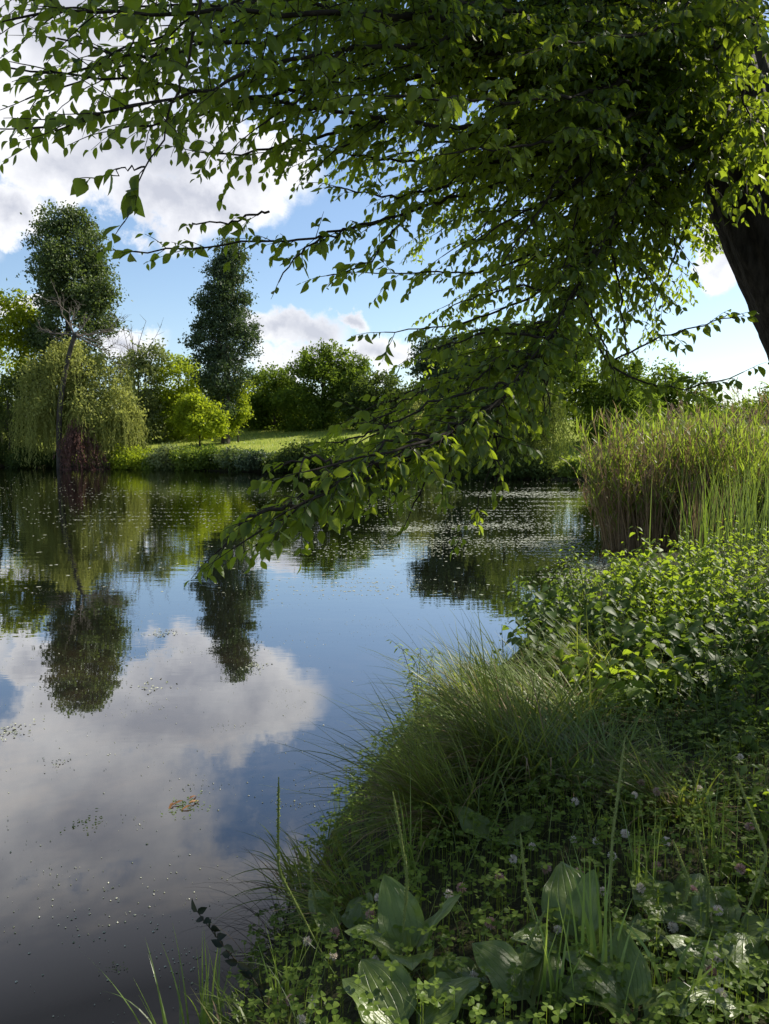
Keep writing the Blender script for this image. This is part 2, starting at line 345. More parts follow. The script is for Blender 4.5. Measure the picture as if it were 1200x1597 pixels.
def height(x, y):
    x = np.asarray(x, float); y = np.asarray(y, float)
    d = lake_sd(x, y) + .12 * wob(x, y)
    near = .36 * np.clip(d / .55, 0, 1) ** .8 + .12 * np.clip((d - .4) / 3, 0, 1) + .05 * wob(x * 1.3, y * 1.3) * np.clip(d, 0, 1)
    farb = 1.0 * np.clip(d / 3.5, 0, 1) ** .8 + 2.9 * np.clip((d - 3) / 24, 0, 1) + .12 * wob(x * .2, y * .2) * np.clip(d / 3, 0, 1)
    t = np.clip((y - 20) / 15, 0, 1)
    land = near * (1 - t) + farb * t
    return np.where(d > 0, land, np.maximum(-.9, d * .45))
def gz(x, y): return float(height(np.array([x]), np.array([y]))[0])
def hit(px, py):
    d = ray(px, py); o = np.array([0, 0, CAM_Z])
    t = np.arange(1.0, 90, .02); P = o + d * t[:, None]
    h = np.maximum(height(P[:, 0], P[:, 1]), 0); k = np.argmax(P[:, 2] <= h); return P[k]
def spaced(lo, hi, f0, f1, fine, grow):
    a = list(np.arange(f0, f1 + 1e-6, fine)); s = fine; x = f1
    while x < hi: s = min(s * grow, 60); x += s; a.append(x)
    s = fine; x = f0
    while x > lo: s = min(s * grow, 60); x -= s; a.insert(0, x)
    return np.array(a)
gx = spaced(-900, 900, -1.6, 6, .10, 1.09); gy = spaced(-60, 1500, -.5, 13, .12, 1.06)
X, Y = np.meshgrid(gx, gy); Z = height(X, Y)
mb = MB(); nx = len(gx); i = (np.arange(len(gy) - 1)[:, None] * nx + np.arange(nx - 1)[None])
mb.add(np.stack([X, Y, Z], -1), np.stack([i, i + 1, i + nx + 1, i + nx], -1))
tag(mb.build('ground', 'ground'), 'grassy lake bank rising from the water', 'ground', kind='structure')
mb = MB(); mb.add([(-95, -9, 0), (60, -9, 0), (60, 75, 0), (-95, 75, 0)], [(0, 1, 2, 3)])
tag(mb.build('water', 'water', smooth=False), 'calm dark lake water reflecting trees and clouds', 'water', kind='structure')

# ------------------------------------------------------------------ far trees
def lobes_for(rs, base, k, f=(.35, .55)):
    out = []
    for (c, r) in base:
        c, r = np.array(c, float), np.array(r, float); out.append((c, r * .86))
        for _ in range(k):
            d = nrm(rs.normal(size=3)); q = rs.uniform(*f)
            out.append((c + d * r * (1.04 - q * .55), np.full(3, r.mean()) * q * np.array([1, 1, .85])))
    return out
def crown(mb, rs, lobes, n, leaf, clump=.45, per=22, up=.5, thin=0.):
    vol = np.array([np.prod(r) ** .67 for _, r in lobes]); vol /= vol.sum()
    n = int(n * 1.9); leaf = leaf * 1.12; nc = max(8, n // per); idx = rs.choice(len(lobes), nc, p=vol)
    C = np.array([lobes[q][0] for q in idx]); Rr = np.array([lobes[q][1] for q in idx])
    d = nrm(rs.normal(size=(nc, 3))); rad = rs.uniform(.2, 1.08, nc) ** .5
    cc = C + d * Rr * rad[:, None]
    sel = np.repeat(np.arange(nc), per); m = len(sel)
    P = cc[sel] + rs.normal(size=(m, 3)) * clump * np.array([1, 1, .7]) * rs.uniform(.6, 1.3, nc)[sel][:, None]
    Nn = rs.normal(size=(m, 3)) + d[sel] * .7 + np.array([0, 0, up]); D = rs.normal(size=(m, 3)) + np.array([0, 0, -.35])
    Ln = leaf * rs.uniform(.6, 1.35, m); add_leaves(mb, P, D, Nn, Ln, Ln * .62)
def limb_set(mb, rs, base, top, r0, n, spread, sides=7, lo=.35):
    """trunk and n limbs"""
    base, top = np.array(base, float), np.array(top, float); h = top[2] - base[2]
    P, _ = resample([base - (0, 0, .3), base + (top - base) * .35 + rs.normal(size=3) * h * .012, base + (top - base) * .7 + rs.normal(size=3) * h * .02, top], 14)
    rr = r0 * np.linspace(1, .12, 14); rr[0] *= 1.35; tube(mb, P, rr, sides)
    for q in range(n):
        t = rs.uniform(lo, .9); s = P[int(t * 13)]; a = rs.uniform(0, 6.28); l = spread * rs.uniform(.5, 1) * (1.25 - t)
        e = s + np.array([math.cos(a) * l, math.sin(a) * l, l * rs.uniform(.5, 1.2)])
        m = (s + e) / 2 + rs.normal(size=3) * l * .08
        Q, _ = resample([s, m, e], 7); tube(mb, Q, r0 * .42 * (1.1 - t) * np.linspace(1, .2, 7), 5)
def tree(name, base, lobes, mat, label, n=7000, leaf=.26, trunk=(.22, 6), seed=1, k=13, clump=.36, per=30, cat='tree', group='trees on the far bank', bark='farbark', f=(.2, .42)):
    rs = np.random.RandomState(seed); t = thing(name, base, label, cat, group)
    top = np.array(lobes[-1][0], float); zt = max(c[2] + r[2] * .6 for c, r in lobes)
    top = np.array([lobes[0][0][0] * .7 + base[0] * .3, lobes[0][0][1], zt]); w = max(r[0] for _, r in lobes)
    tb = MB(); limb_set(tb, rs, base, top, trunk[0], trunk[1], w * 1.1); tb.build('trunk', bark, t)
    cb = MB(); crown(cb, rs, lobes_for(rs, lobes, k, f), n, leaf, clump, per); cb.build('crown', mat, t, smooth=False)
    return t
def pxr(w, Y): return w * Y / F          # pixels -> metres at distance Y
def lobe(px, py, Y, rx, ry, dz=1.0): return (at(px, py, Y), (pxr(rx, Y), pxr(rx, Y) * dz, pxr(ry, Y)))
def base_at(px, Y):
    p = at(px, 690, Y); return (p[0], Y, gz(p[0], Y))

def far_trees():
    T = tree
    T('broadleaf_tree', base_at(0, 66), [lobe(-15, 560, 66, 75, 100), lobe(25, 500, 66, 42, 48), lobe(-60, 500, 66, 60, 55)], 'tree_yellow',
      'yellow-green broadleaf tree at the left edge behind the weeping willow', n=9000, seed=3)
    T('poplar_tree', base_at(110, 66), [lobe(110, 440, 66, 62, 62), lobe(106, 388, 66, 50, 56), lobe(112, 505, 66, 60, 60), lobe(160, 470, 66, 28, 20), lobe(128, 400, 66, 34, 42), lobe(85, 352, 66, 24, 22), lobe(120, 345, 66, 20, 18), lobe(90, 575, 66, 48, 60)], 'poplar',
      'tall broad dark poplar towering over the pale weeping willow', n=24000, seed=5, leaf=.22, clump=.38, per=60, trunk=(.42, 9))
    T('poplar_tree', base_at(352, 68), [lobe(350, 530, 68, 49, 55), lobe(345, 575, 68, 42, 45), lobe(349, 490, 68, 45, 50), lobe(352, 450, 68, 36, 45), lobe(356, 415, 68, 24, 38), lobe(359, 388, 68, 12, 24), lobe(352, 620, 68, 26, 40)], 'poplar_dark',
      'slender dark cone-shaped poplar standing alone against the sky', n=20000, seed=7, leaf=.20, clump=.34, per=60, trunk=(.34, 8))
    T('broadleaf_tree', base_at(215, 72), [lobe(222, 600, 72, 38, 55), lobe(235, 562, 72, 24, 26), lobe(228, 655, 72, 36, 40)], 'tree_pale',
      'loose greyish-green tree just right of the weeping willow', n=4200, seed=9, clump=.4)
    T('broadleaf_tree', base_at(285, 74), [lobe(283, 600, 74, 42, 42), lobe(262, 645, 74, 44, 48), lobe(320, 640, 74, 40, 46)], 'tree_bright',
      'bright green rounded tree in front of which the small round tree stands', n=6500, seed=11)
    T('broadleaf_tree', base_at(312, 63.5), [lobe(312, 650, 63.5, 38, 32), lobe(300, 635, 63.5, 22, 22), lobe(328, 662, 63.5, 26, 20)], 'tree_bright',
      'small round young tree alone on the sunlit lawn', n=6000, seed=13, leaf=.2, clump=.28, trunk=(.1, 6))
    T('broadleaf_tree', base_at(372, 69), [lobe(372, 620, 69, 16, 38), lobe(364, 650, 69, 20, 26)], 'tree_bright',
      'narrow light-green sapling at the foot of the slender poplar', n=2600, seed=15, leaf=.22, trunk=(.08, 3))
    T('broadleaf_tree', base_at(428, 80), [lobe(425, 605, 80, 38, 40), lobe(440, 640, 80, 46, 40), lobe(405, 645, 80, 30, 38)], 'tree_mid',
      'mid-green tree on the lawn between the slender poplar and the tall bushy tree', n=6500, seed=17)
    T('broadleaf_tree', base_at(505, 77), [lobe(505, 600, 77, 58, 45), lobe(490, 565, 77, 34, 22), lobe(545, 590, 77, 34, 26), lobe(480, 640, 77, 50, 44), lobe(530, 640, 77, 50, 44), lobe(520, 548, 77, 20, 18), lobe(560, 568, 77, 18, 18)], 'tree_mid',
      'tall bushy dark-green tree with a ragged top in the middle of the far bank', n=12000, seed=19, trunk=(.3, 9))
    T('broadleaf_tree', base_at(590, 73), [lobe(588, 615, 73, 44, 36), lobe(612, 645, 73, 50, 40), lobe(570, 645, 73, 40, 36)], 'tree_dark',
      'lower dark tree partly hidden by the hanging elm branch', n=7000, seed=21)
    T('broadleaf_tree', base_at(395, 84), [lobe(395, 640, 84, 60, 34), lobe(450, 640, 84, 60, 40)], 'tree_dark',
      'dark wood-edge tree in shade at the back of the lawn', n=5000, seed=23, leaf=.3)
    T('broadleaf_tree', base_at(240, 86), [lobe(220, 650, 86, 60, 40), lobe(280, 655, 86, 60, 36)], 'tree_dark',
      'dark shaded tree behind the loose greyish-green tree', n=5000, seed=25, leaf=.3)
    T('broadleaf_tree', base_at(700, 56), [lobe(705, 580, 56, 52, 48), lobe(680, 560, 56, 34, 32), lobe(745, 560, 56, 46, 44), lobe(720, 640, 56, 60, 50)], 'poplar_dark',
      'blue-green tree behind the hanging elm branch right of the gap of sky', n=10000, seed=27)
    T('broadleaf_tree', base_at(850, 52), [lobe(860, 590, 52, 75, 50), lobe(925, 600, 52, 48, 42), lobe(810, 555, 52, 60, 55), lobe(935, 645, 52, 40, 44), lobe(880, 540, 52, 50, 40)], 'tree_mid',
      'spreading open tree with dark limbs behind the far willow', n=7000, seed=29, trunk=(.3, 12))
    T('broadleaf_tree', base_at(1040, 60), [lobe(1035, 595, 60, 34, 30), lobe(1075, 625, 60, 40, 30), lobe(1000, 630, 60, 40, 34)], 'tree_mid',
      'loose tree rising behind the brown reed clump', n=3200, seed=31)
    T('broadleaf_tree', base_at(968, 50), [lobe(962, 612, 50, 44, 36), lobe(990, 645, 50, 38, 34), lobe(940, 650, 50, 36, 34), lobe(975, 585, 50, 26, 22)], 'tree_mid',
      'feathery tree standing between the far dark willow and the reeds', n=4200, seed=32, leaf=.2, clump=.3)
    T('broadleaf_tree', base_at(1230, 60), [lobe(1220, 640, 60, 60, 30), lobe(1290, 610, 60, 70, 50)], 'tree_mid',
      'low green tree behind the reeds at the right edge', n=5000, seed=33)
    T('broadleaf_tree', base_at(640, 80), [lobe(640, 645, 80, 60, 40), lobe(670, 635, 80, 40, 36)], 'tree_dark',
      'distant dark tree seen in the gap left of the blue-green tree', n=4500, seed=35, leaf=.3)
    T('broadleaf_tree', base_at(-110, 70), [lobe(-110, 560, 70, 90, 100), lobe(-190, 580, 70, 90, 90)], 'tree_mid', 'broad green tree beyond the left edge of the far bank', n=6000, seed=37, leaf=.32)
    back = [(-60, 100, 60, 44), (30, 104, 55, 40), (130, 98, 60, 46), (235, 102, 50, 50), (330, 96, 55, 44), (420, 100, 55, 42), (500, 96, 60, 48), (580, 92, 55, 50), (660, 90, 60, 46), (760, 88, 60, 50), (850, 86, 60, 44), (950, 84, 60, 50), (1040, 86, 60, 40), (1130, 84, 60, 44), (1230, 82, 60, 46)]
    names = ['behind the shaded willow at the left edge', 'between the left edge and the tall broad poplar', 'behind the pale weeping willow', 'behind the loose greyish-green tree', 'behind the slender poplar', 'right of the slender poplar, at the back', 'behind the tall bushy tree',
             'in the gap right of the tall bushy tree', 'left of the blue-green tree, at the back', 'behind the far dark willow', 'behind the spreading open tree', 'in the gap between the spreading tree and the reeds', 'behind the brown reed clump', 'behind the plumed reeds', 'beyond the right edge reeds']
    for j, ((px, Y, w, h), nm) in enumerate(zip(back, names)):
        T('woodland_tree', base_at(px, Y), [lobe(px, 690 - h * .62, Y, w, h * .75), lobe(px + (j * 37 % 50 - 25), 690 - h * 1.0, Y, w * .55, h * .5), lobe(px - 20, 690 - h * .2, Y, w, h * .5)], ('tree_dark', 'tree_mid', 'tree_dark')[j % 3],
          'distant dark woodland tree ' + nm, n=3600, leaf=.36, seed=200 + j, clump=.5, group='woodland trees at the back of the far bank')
far_trees()

def willow(base, cx, cy, Yc, rx, ry, bottom, mat, label, ns, seed, leaf=.26, trunkr=.35, depth=1.0, bodies=None):
    rs = np.random.RandomState(seed); t = thing('weeping_willow', base, label, 'willow tree', 'weeping willows on the far bank')
    c = at(cx, cy, Yc); rX = pxr(rx, Yc); rZ = pxr(ry, Yc)
    tb = MB(); limb_set(tb, rs, base, c + (0, 0, rZ * .6), trunkr, 9, rX * 1.0)
    cb = MB()
    tops = lobes_for(rs, [(c, (rX * .8, rX * .8 * depth, rZ))], 12, (.28, .45)) if not bodies else lobes_for(rs, [(at(a, b, Yc + k_), (pxr(u, Yc), pxr(u, Yc), pxr(v, Yc))) for a, b, k_, u, v in bodies], 4, (.3, .55))
    q = rs.randint(0, len(tops), ns); C = np.array([tops[j][0] for j in q]); Rr = np.array([tops[j][1] for j in q])
    d = nrm(rs.normal(size=(ns, 3)) * (1, 1, .7) + (0, 0, .45)); S = C + d * Rr * rs.uniform(.7, 1.05, ns)[:, None]
    zb = at(cx, bottom, Yc)[2]
    Lh = np.clip((S[:, 2] - zb) * rs.uniform(.35, 1.0, ns), .4, 6.5)
    for i_ in range(ns):
        m = int(Lh[i_] / .13) + 2; s = np.linspace(0, 1, m)
        P = S[i_] + np.stack([d[i_, 0] * .7 * (1 - (1 - s) ** 2), d[i_, 1] * .7 * (1 - (1 - s) ** 2), -Lh[i_] * s + .25 * s * (1 - s)], 1)
        P += np.cumsum(rs.normal(size=(m, 3)) * .02, 0)
        D = rs.normal(size=(m, 3)) * .38 + (0, 0, -1); Ln = leaf * rs.uniform(.7, 1.3, m)
        add_leaves(cb, P, D, rs.normal(size=(m, 3)), Ln, Ln * .24)
    crown(cb, rs, tops, ns * 6, leaf * .8, .3, 16)
    tb.build('trunk', 'farbark', t); cb.build('crown', mat, t, smooth=False); return t
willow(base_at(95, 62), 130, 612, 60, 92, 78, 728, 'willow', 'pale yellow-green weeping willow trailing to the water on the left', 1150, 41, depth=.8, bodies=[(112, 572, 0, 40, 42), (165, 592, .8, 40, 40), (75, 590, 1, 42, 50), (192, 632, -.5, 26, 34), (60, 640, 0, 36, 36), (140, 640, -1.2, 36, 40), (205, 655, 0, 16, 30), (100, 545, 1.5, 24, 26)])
willow(base_at(20, 64), 10, 640, 63, 85, 55, 728, 'willow_dark', 'dark shaded weeping willow at the left edge beside the pale one', 420, 42, depth=.8)  # shade of the willow's underside is put into the darker leaf colour
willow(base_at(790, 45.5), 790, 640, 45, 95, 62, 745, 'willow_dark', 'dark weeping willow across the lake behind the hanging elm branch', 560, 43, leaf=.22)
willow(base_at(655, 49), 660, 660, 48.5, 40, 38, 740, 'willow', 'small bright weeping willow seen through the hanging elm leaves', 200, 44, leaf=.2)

def bare_tree(base, tip, label, seed):
    rs = np.random.RandomState(seed); t = thing('bare_tree', base, label, 'dead tree')
    tb = MB(); tr, _ = resample([base, at(92, 640, 59), at(105, 560, 59), at(118, 520, 59)], 12); tube(tb, tr, np.linspace(.26, .16, 12), 7); tb.build('trunk', 'farbark', t)
    bb = MB()
    def grow(p, d, l, r, lev):
        q = p + d * l; m = (p + q) / 2 + rs.normal(size=3) * l * .08
        Q, _ = resample([p, m, q], 6); tube(bb, Q, np.linspace(r, r * .45, 6), 4)
        if lev:
            for _ in range(3 if lev > 1 else 4):
                s = Q[rs.randint(2, 6)]; grow(s, nrm(d + rs.normal(size=3) * .55 + (0, 0, .12)), l * rs.uniform(.45, .75), r * .5, lev - 1)
    for e in ((205, 508), (140, 500), (85, 470), (105, 455), (60, 520), (172, 540), (190, 560)):
        s = at(116, 522, 59); v = at(*e, 58.5 + rs.uniform(0, 2)) - s; grow(s, nrm(v), np.linalg.norm(v) * .62, .075, 3)
    bb.build('branch', 'deadwood', t, org=None)
    return t
bare_tree(base_at(92, 59), None, 'leafless dead tree with grey crooked branches rising out of the pale willow', 51)
def bare2():
    rs = np.random.RandomState(52); b = base_at(215, 75); t = thing('bare_tree', b, 'thin leafless twiggy tree right of the pale weeping willow', 'dead tree')
    tb = MB(); tube(tb, resample([b, at(210, 600, 75), at(205, 550, 75)], 8)[0], np.linspace(.15, .08, 8), 6); tb.build('trunk', 'farbark', t)
    bb = MB()
    for q in range(16):
        s = at(207 + rs.uniform(-4, 4), rs.uniform(555, 600), 75); e = at(rs.uniform(165, 250), rs.uniform(500, 560), 75 + rs.uniform(-1.5, 1.5))
        Q, _ = resample([s, (s + e) / 2 + rs.normal(size=3) * .2, e], 8); tube(bb, Q, np.linspace(.05, .014, 8), 4)
        for k in range(6):
            u = Q[rs.randint(3, 8)]; tube(bb, resample([u, u + rs.normal(size=3) * .5 + (0, 0, .4)], 4)[0], np.linspace(.022, .008, 4), 3)
    bb.build('branch', 'deadwood', t)
bare2()

def weeping_shrub():
    rs = np.random.RandomState(61); b = base_at(128, 59.0); t = thing('weeping_shrub', b, 'purple-brown drooping shrub at the foot of the pale weeping willow', 'shrub')
    tb = MB(); limb_set(tb, rs, b, at(120, 668, 58), .08, 5, 1.2); tb.build('trunk', 'farbark', t); cb = MB()
    for q in range(200):
        a = rs.uniform(0, 6.28); rr = rs.uniform(0, 1) ** .6
        s = at(120 + 22 * math.cos(a) * rr + rs.normal() * 5, 662 + 26 * rr + rs.normal() * 7, 57.6) + (0, math.sin(a) * .9 * rr, 0)
        l = rs.uniform(1.2, 3.0); m = 16; u = np.linspace(0, 1, m)
        P = s + np.stack([(math.cos(a) * .7 + .5 + rs.normal() * .25) * rr * u ** .7, math.sin(a) * 1.0 * rr * u ** .7, -l * u ** 1.3], 1)
        P[:, 2] = np.maximum(P[:, 2], .1); add_leaves(cb, P, rs.normal(size=(m, 3)) * .5 + (0, 0, -1), rs.normal(size=(m, 3)), .24, .10)
    cb.build('crown', 'purple', t, smooth=False)
weeping_shrub()

def shrubs():
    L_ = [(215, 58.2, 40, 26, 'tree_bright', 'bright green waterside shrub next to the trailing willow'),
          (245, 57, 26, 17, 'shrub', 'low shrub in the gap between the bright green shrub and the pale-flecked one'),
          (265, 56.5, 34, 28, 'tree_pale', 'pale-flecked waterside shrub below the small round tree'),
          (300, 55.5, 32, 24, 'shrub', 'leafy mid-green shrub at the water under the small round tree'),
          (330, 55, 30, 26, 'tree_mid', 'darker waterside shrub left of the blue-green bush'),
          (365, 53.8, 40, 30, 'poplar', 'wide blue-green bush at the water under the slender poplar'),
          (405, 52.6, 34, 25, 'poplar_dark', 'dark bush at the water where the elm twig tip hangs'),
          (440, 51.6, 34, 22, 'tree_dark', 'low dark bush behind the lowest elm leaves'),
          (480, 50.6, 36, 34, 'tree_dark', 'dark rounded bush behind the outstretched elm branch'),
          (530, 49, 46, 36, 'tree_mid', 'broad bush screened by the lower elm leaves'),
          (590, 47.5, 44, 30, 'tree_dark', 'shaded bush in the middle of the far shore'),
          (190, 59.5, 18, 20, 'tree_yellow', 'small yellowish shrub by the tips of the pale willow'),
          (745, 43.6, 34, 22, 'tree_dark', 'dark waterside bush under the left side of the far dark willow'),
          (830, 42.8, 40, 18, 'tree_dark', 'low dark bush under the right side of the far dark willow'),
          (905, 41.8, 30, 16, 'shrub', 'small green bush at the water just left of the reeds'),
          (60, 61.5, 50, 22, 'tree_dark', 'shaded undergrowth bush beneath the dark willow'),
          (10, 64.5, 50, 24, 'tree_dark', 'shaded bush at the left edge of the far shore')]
    for j, (px, Y, w, h, m, lab) in enumerate(L_):
        rs = np.random.RandomState(100 + j); p = at(px, 700, Y); x = p[0]; z = max(gz(x, Y), 0.05)
        t = thing('waterside_shrub', (x, Y, z), lab, 'shrub', 'shrubs along the far shore')
        rx, rz = pxr(w, Y) * .95, pxr(h, Y) * rs.uniform(.7, .95)
        sb = MB()
        for q in range(7):
            a = rs.uniform(0, 6.28); tube(sb, resample([(x, Y, z - .15), (x + math.cos(a) * rx * .6, Y + math.sin(a) * rx * .4, z + rz * 1.1)], 5)[0], np.linspace(.04, .012, 5), 4)
        sb.build('stem', 'farbark', t)
        cb = MB(); crown(cb, rs, lobes_for(rs, [((x, Y, z + rz * .75), (rx, rx * .8, rz * .8))], 9, (.3, .5)), int(1500 + w * 45), .17, .2, 18); cb.build('foliage', m, t, smooth=False)
shrubs()

def far_grass():
    rs = np.random.RandomState(70); n = 26000
    x = rs.uniform(-34, 22, n); y = rs.uniform(42, 84, n); d = lake_sd(x, y); k = d > .3; x, y = x[k], y[k]
    P = np.stack([x, y, height(x, y)], 1); mb = MB(); m = len(P)
    add_blades(mb, P, rs.uniform(0, 6.28, m), rs.uniform(.1, .32, m), .035, rs.uniform(0, .4, m), rs.uniform(.2, .8, m), 2)
    tag(mb.build('meadow_grass', 'freshgrass', smooth=False), 'sunlit mown grass on the far bank', 'grass', kind='stuff')
far_grass()

# ------------------------------------------------------------------ the elm
def elm():
    rs = np.random.RandomState(2024)
    base = np.array([3.75, 5.05, gz(3.75, 5.05)])
    t = thing('elm_tree', base, 'large dark-barked elm leaning in from the right with drooping leafy limbs', 'tree')
    TR = [base - (0, 0, .2), base + (-.02, 0, .35), at(1335, 680, 5.05), at(1262, 500, 5.02), at(1205, 360, 5.0), at(1155, 220, 5.0), at(1115, 90, 5.0), at(1085, -60, 5.05), at(1070, -260, 5.2), at(1085, -520, 5.4)]
    P, _ = resample(TR, 60); RS_ = 60; rr = np.interp(np.linspace(0, 1, 60), [0, .05, .15, .55, .75, 1], [.46, .36, .31, .30, .21, .10])
    tb = MB(); S = 96
    T = nrm(np.gradient(P, axis=0)); A = nrm(np.cross(T, np.array([0, 1., 0]))); B = np.cross(T, A); a = np.linspace(0, 2 * math.pi, S, endpoint=False)
    jj = 1 + .05 * np.sin(5 * a)[None] + .05 * np.sin(11 * a + 1.3)[None] * np.sin(np.linspace(0, 23, 60))[:, None] + rs.normal(size=(60, S)) * .006 - .055 * np.abs(np.sin(8.5 * a[None] + 1.1 * np.sin(np.linspace(0, 31, 60))[:, None] + .7 * np.sin(np.linspace(0, 83, 60))[:, None] + 2 * np.sin(2 * a)[None])) ** .6
    V = P[:, None] + (rr[:, None] * jj)[..., None] * (np.cos(a)[None, :, None] * A[:, None] + np.sin(a)[None, :, None] * B[:, None])
    i_ = np.arange(59)[:, None] * S; j = np.arange(S)[None]; k = (j + 1) % S
    tb.add(V, np.stack([i_ + j, i_ + k, i_ + S + k, i_ + S + j], -1)); tb.build('trunk', 'bark', t)

    def spray(wb, lb, p, d, ln, leafL, droop=.5, bare=0.03, sub=True, gap=.020):
        """a twig carrying two ranks of leaves"""
        n = max(5, int(ln / gap)); s = np.linspace(0, 1, n); d = nrm(d)
        D = nrm(d[None] + np.array([0, 0, -1.]) * (droop * s ** 1.2)[:, None] + np.cumsum(rs.normal(size=(n, 3)) * .05, 0))
        Q = p + np.concatenate([np.zeros((1, 3)), np.cumsum(D[:-1] * (ln / (n - 1)), 0)])
        tube(wb, Q, np.linspace(.0016 + ln * .0024, .0008, n), 4)
        kk = np.arange(n) >= bare * n; Qk, Dk = Q[kk], D[kk]; m = len(Qk)
        sg = np.where(np.arange(m) % 2, 1., -1.)[:, None]; lat = nrm(np.cross(Dk, np.array([0, 0, 1.])) + rs.normal(size=(m, 3)) * .25)
        LD = Dk * rs.uniform(.35, .8, (m, 1)) + lat * sg * rs.uniform(.4, 1.0, (m, 1)) + np.array([0, 0, -1.]) * rs.uniform(.1, .9, (m, 1))
        LN = np.array([0, 0, .9]) + rs.normal(size=(m, 3)) * .6 + lat * sg * -.25
        size = leafL * rs.uniform(.6, 1.12, m) * np.interp(np.linspace(0, 1, m), [0, .6, 1], [.85, 1.05, .6])
        size = size * np.where(rs.uniform(size=m) < .15, .6, 1.) * (rs.uniform(size=m) > .06); wd_ = size * rs.uniform(.42, .62, m); Qo = Qk + nrm(LD) * .006; kind = rs.uniform(size=m)
        for tp, sel in ((ELM, kind < .5), (ELM_CURL, (kind >= .5) & (kind < .8)), (ELM_FLAT, kind >= .8)):
            sel = sel & (size > 0)
            if sel.any(): add_leaves(lb, Qo[sel], LD[sel], LN[sel], size[sel], wd_[sel], tp)
        if sub and ln > .35:
            for q in range(int(ln / .075)):
                i2 = rs.randint(int(n * .15), int(n * .8) + 1); sd = 1 if q % 2 else -1
                la = nrm(np.cross(D[i2], (0, 0, 1.))) * sd
                spray(wb, lb, Q[i2], D[i2] * .7 + la * .9 + (0, 0, -.1), ln * rs.uniform(.3, .6), leafL * .93, droop, .08, False, gap)
    def limb(way, r0=.03, step=.09, twig=(.35, .7), leafL=.075, droop=.5, start=.2, side=1.0, label=None, gap=.020, end=True, r1=.004, world=False):
        W3 = np.array(way) if world else np.array([at(*w) for w in way]); n = max(16, int(np.linalg.norm(np.diff(W3, axis=0), axis=1).sum() / .07)); Q, ln = resample(W3, n)
        wb, lb = MB(), MB(); s = np.linspace(0, 1, n)
        Q[2:-1] += rs.normal(size=(n - 3, 3)) * .006
        tube(wb, Q, r0 * .62 * (1 - s) ** 1.1 + r1 * .7, 7); Td = nrm(np.gradient(Q, axis=0))
        u = start; flip = 1
        while u < .985:
            i2 = int(u * (n - 1)); la = nrm(np.cross(Td[i2], np.array([0, 0, 1.])) + rs.normal(size=3) * .35) * flip * side
            dd = Td[i2] * rs.uniform(.4, .9) + la * rs.uniform(.4, 1.0) + np.array([0, 0, rs.uniform(-.35, .25)])
            spray(wb, lb, Q[i2], dd, rs.uniform(*twig) * (1.1 - .45 * u), leafL, droop, gap=gap); flip = -flip; u += step / ln * rs.uniform(.6, 1.4)
        if end: spray(wb, lb, Q[-1], Td[-1], twig[0], leafL, droop * .6, gap=gap)
        o = wb.build('limb', 'twig', t); f = lb.build('foliage', 'elm', o)
        return o
    # the low limb that droops out over the water
    limb([(1125, 90, 4.9), (1010, 230, 4.5), (930, 390, 4.0), (860, 530, 3.6), (770, 635, 3.2), (670, 700, 2.85), (560, 745, 2.6), (450, 800, 2.4), (385, 842, 2.35)], .019, .045, (.16, .40), .064, .45, .25)
    limb([(930, 385, 3.95), (860, 524, 3.55), (770, 628, 3.15), (670, 694, 2.8), (560, 740, 2.55), (450, 796, 2.36)], .005, .022, (.07, .18), .060, .55, .03)
    limb([(800, 610, 3.3), (720, 665, 3.0), (640, 700, 2.7), (560, 715, 2.55), (480, 735, 2.4)], .012, .10, (.16, .3), .072, .3, .2)
    limb([(760, 640, 3.2), (690, 700, 3.0), (655, 760, 2.95), (640, 800, 2.95)], .008, .12, (.12, .25), .06, .6, .25)
    limb([(770, 640, 3.3), (640, 640, 3.6), (560, 660, 3.7)], .010, .09, (.14, .25), .065, .5, .2)
    limb([(900, 470, 3.9), (800, 540, 4.0), (690, 590, 4.1), (620, 620, 4.1), (550, 650, 4.1)], .012, .08, (.2, .4), .068, .6, .2)
    limb([(800, 620, 3.2), (770, 720, 3.3), (748, 785, 3.35), (715, 845, 3.4)], .0035, .035, (.05, .10), .052, .5, .74, r1=.0016)
    # horizontal limbs on the left
    limb([(1120, 60, 4.9), (920, 75, 4.2), (700, 60, 3.3), (450, 90, 2.6), (270, 160, 2.3), (100, 190, 2.15), (40, 200, 2.1)], .03, .038, (.22, .46), .056, .3, .15)
    limb([(1125, 110, 4.9), (900, 180, 4.3), (700, 200, 3.6), (540, 175, 3.1), (350, 150, 2.8), (170, 120, 2.6), (10, 105, 2.5)], .03, .038, (.22, .46), .060, .35, .15)
    limb([(700, 30, 3.4), (520, 20, 2.7), (330, 20, 2.4), (150, 20, 2.2), (20, 30, 2.1)], .02, .038, (.2, .42), .054, .35, .1)
    limb([(1130, 160, 4.95), (880, 260, 4.6), (700, 310, 4.0), (580, 350, 3.6), (450, 375, 3.3), (330, 385, 3.1), (205, 392, 3.0)], .022, .045, (.12, .28), .060, .35, .2)
    limb([(590, 345, 3.6), (500, 372, 3.4), (450, 410, 3.3), (435, 440, 3.3)], .006, .06, (.08, .16), .07, .6, .3)
    limb([(420, 330, 3.3), (370, 345, 3.2), (300, 348, 3.1)], .004, .05, (.06, .12), .066, .4, .2, end=False)
    limb([(320, -40, 2.35), (295, 90, 2.3), (250, 220, 2.25), (215, 290, 2.2), (195, 345, 2.2)], .006, .05, (.06, .12), .08, .5, .82, r1=.002)
    limb([(226, 260, 2.25), (190, 262, 2.25), (150, 278, 2.25)], .003, .2, (.05, .08), .07, .5, .5, r1=.0015)
    limb([(1130, 200, 5.0), (900, 370, 4.9), (760, 425, 4.7), (660, 425, 4.5), (570, 425, 4.4)], .022, .11, (.2, .38), .075, .35, .2)
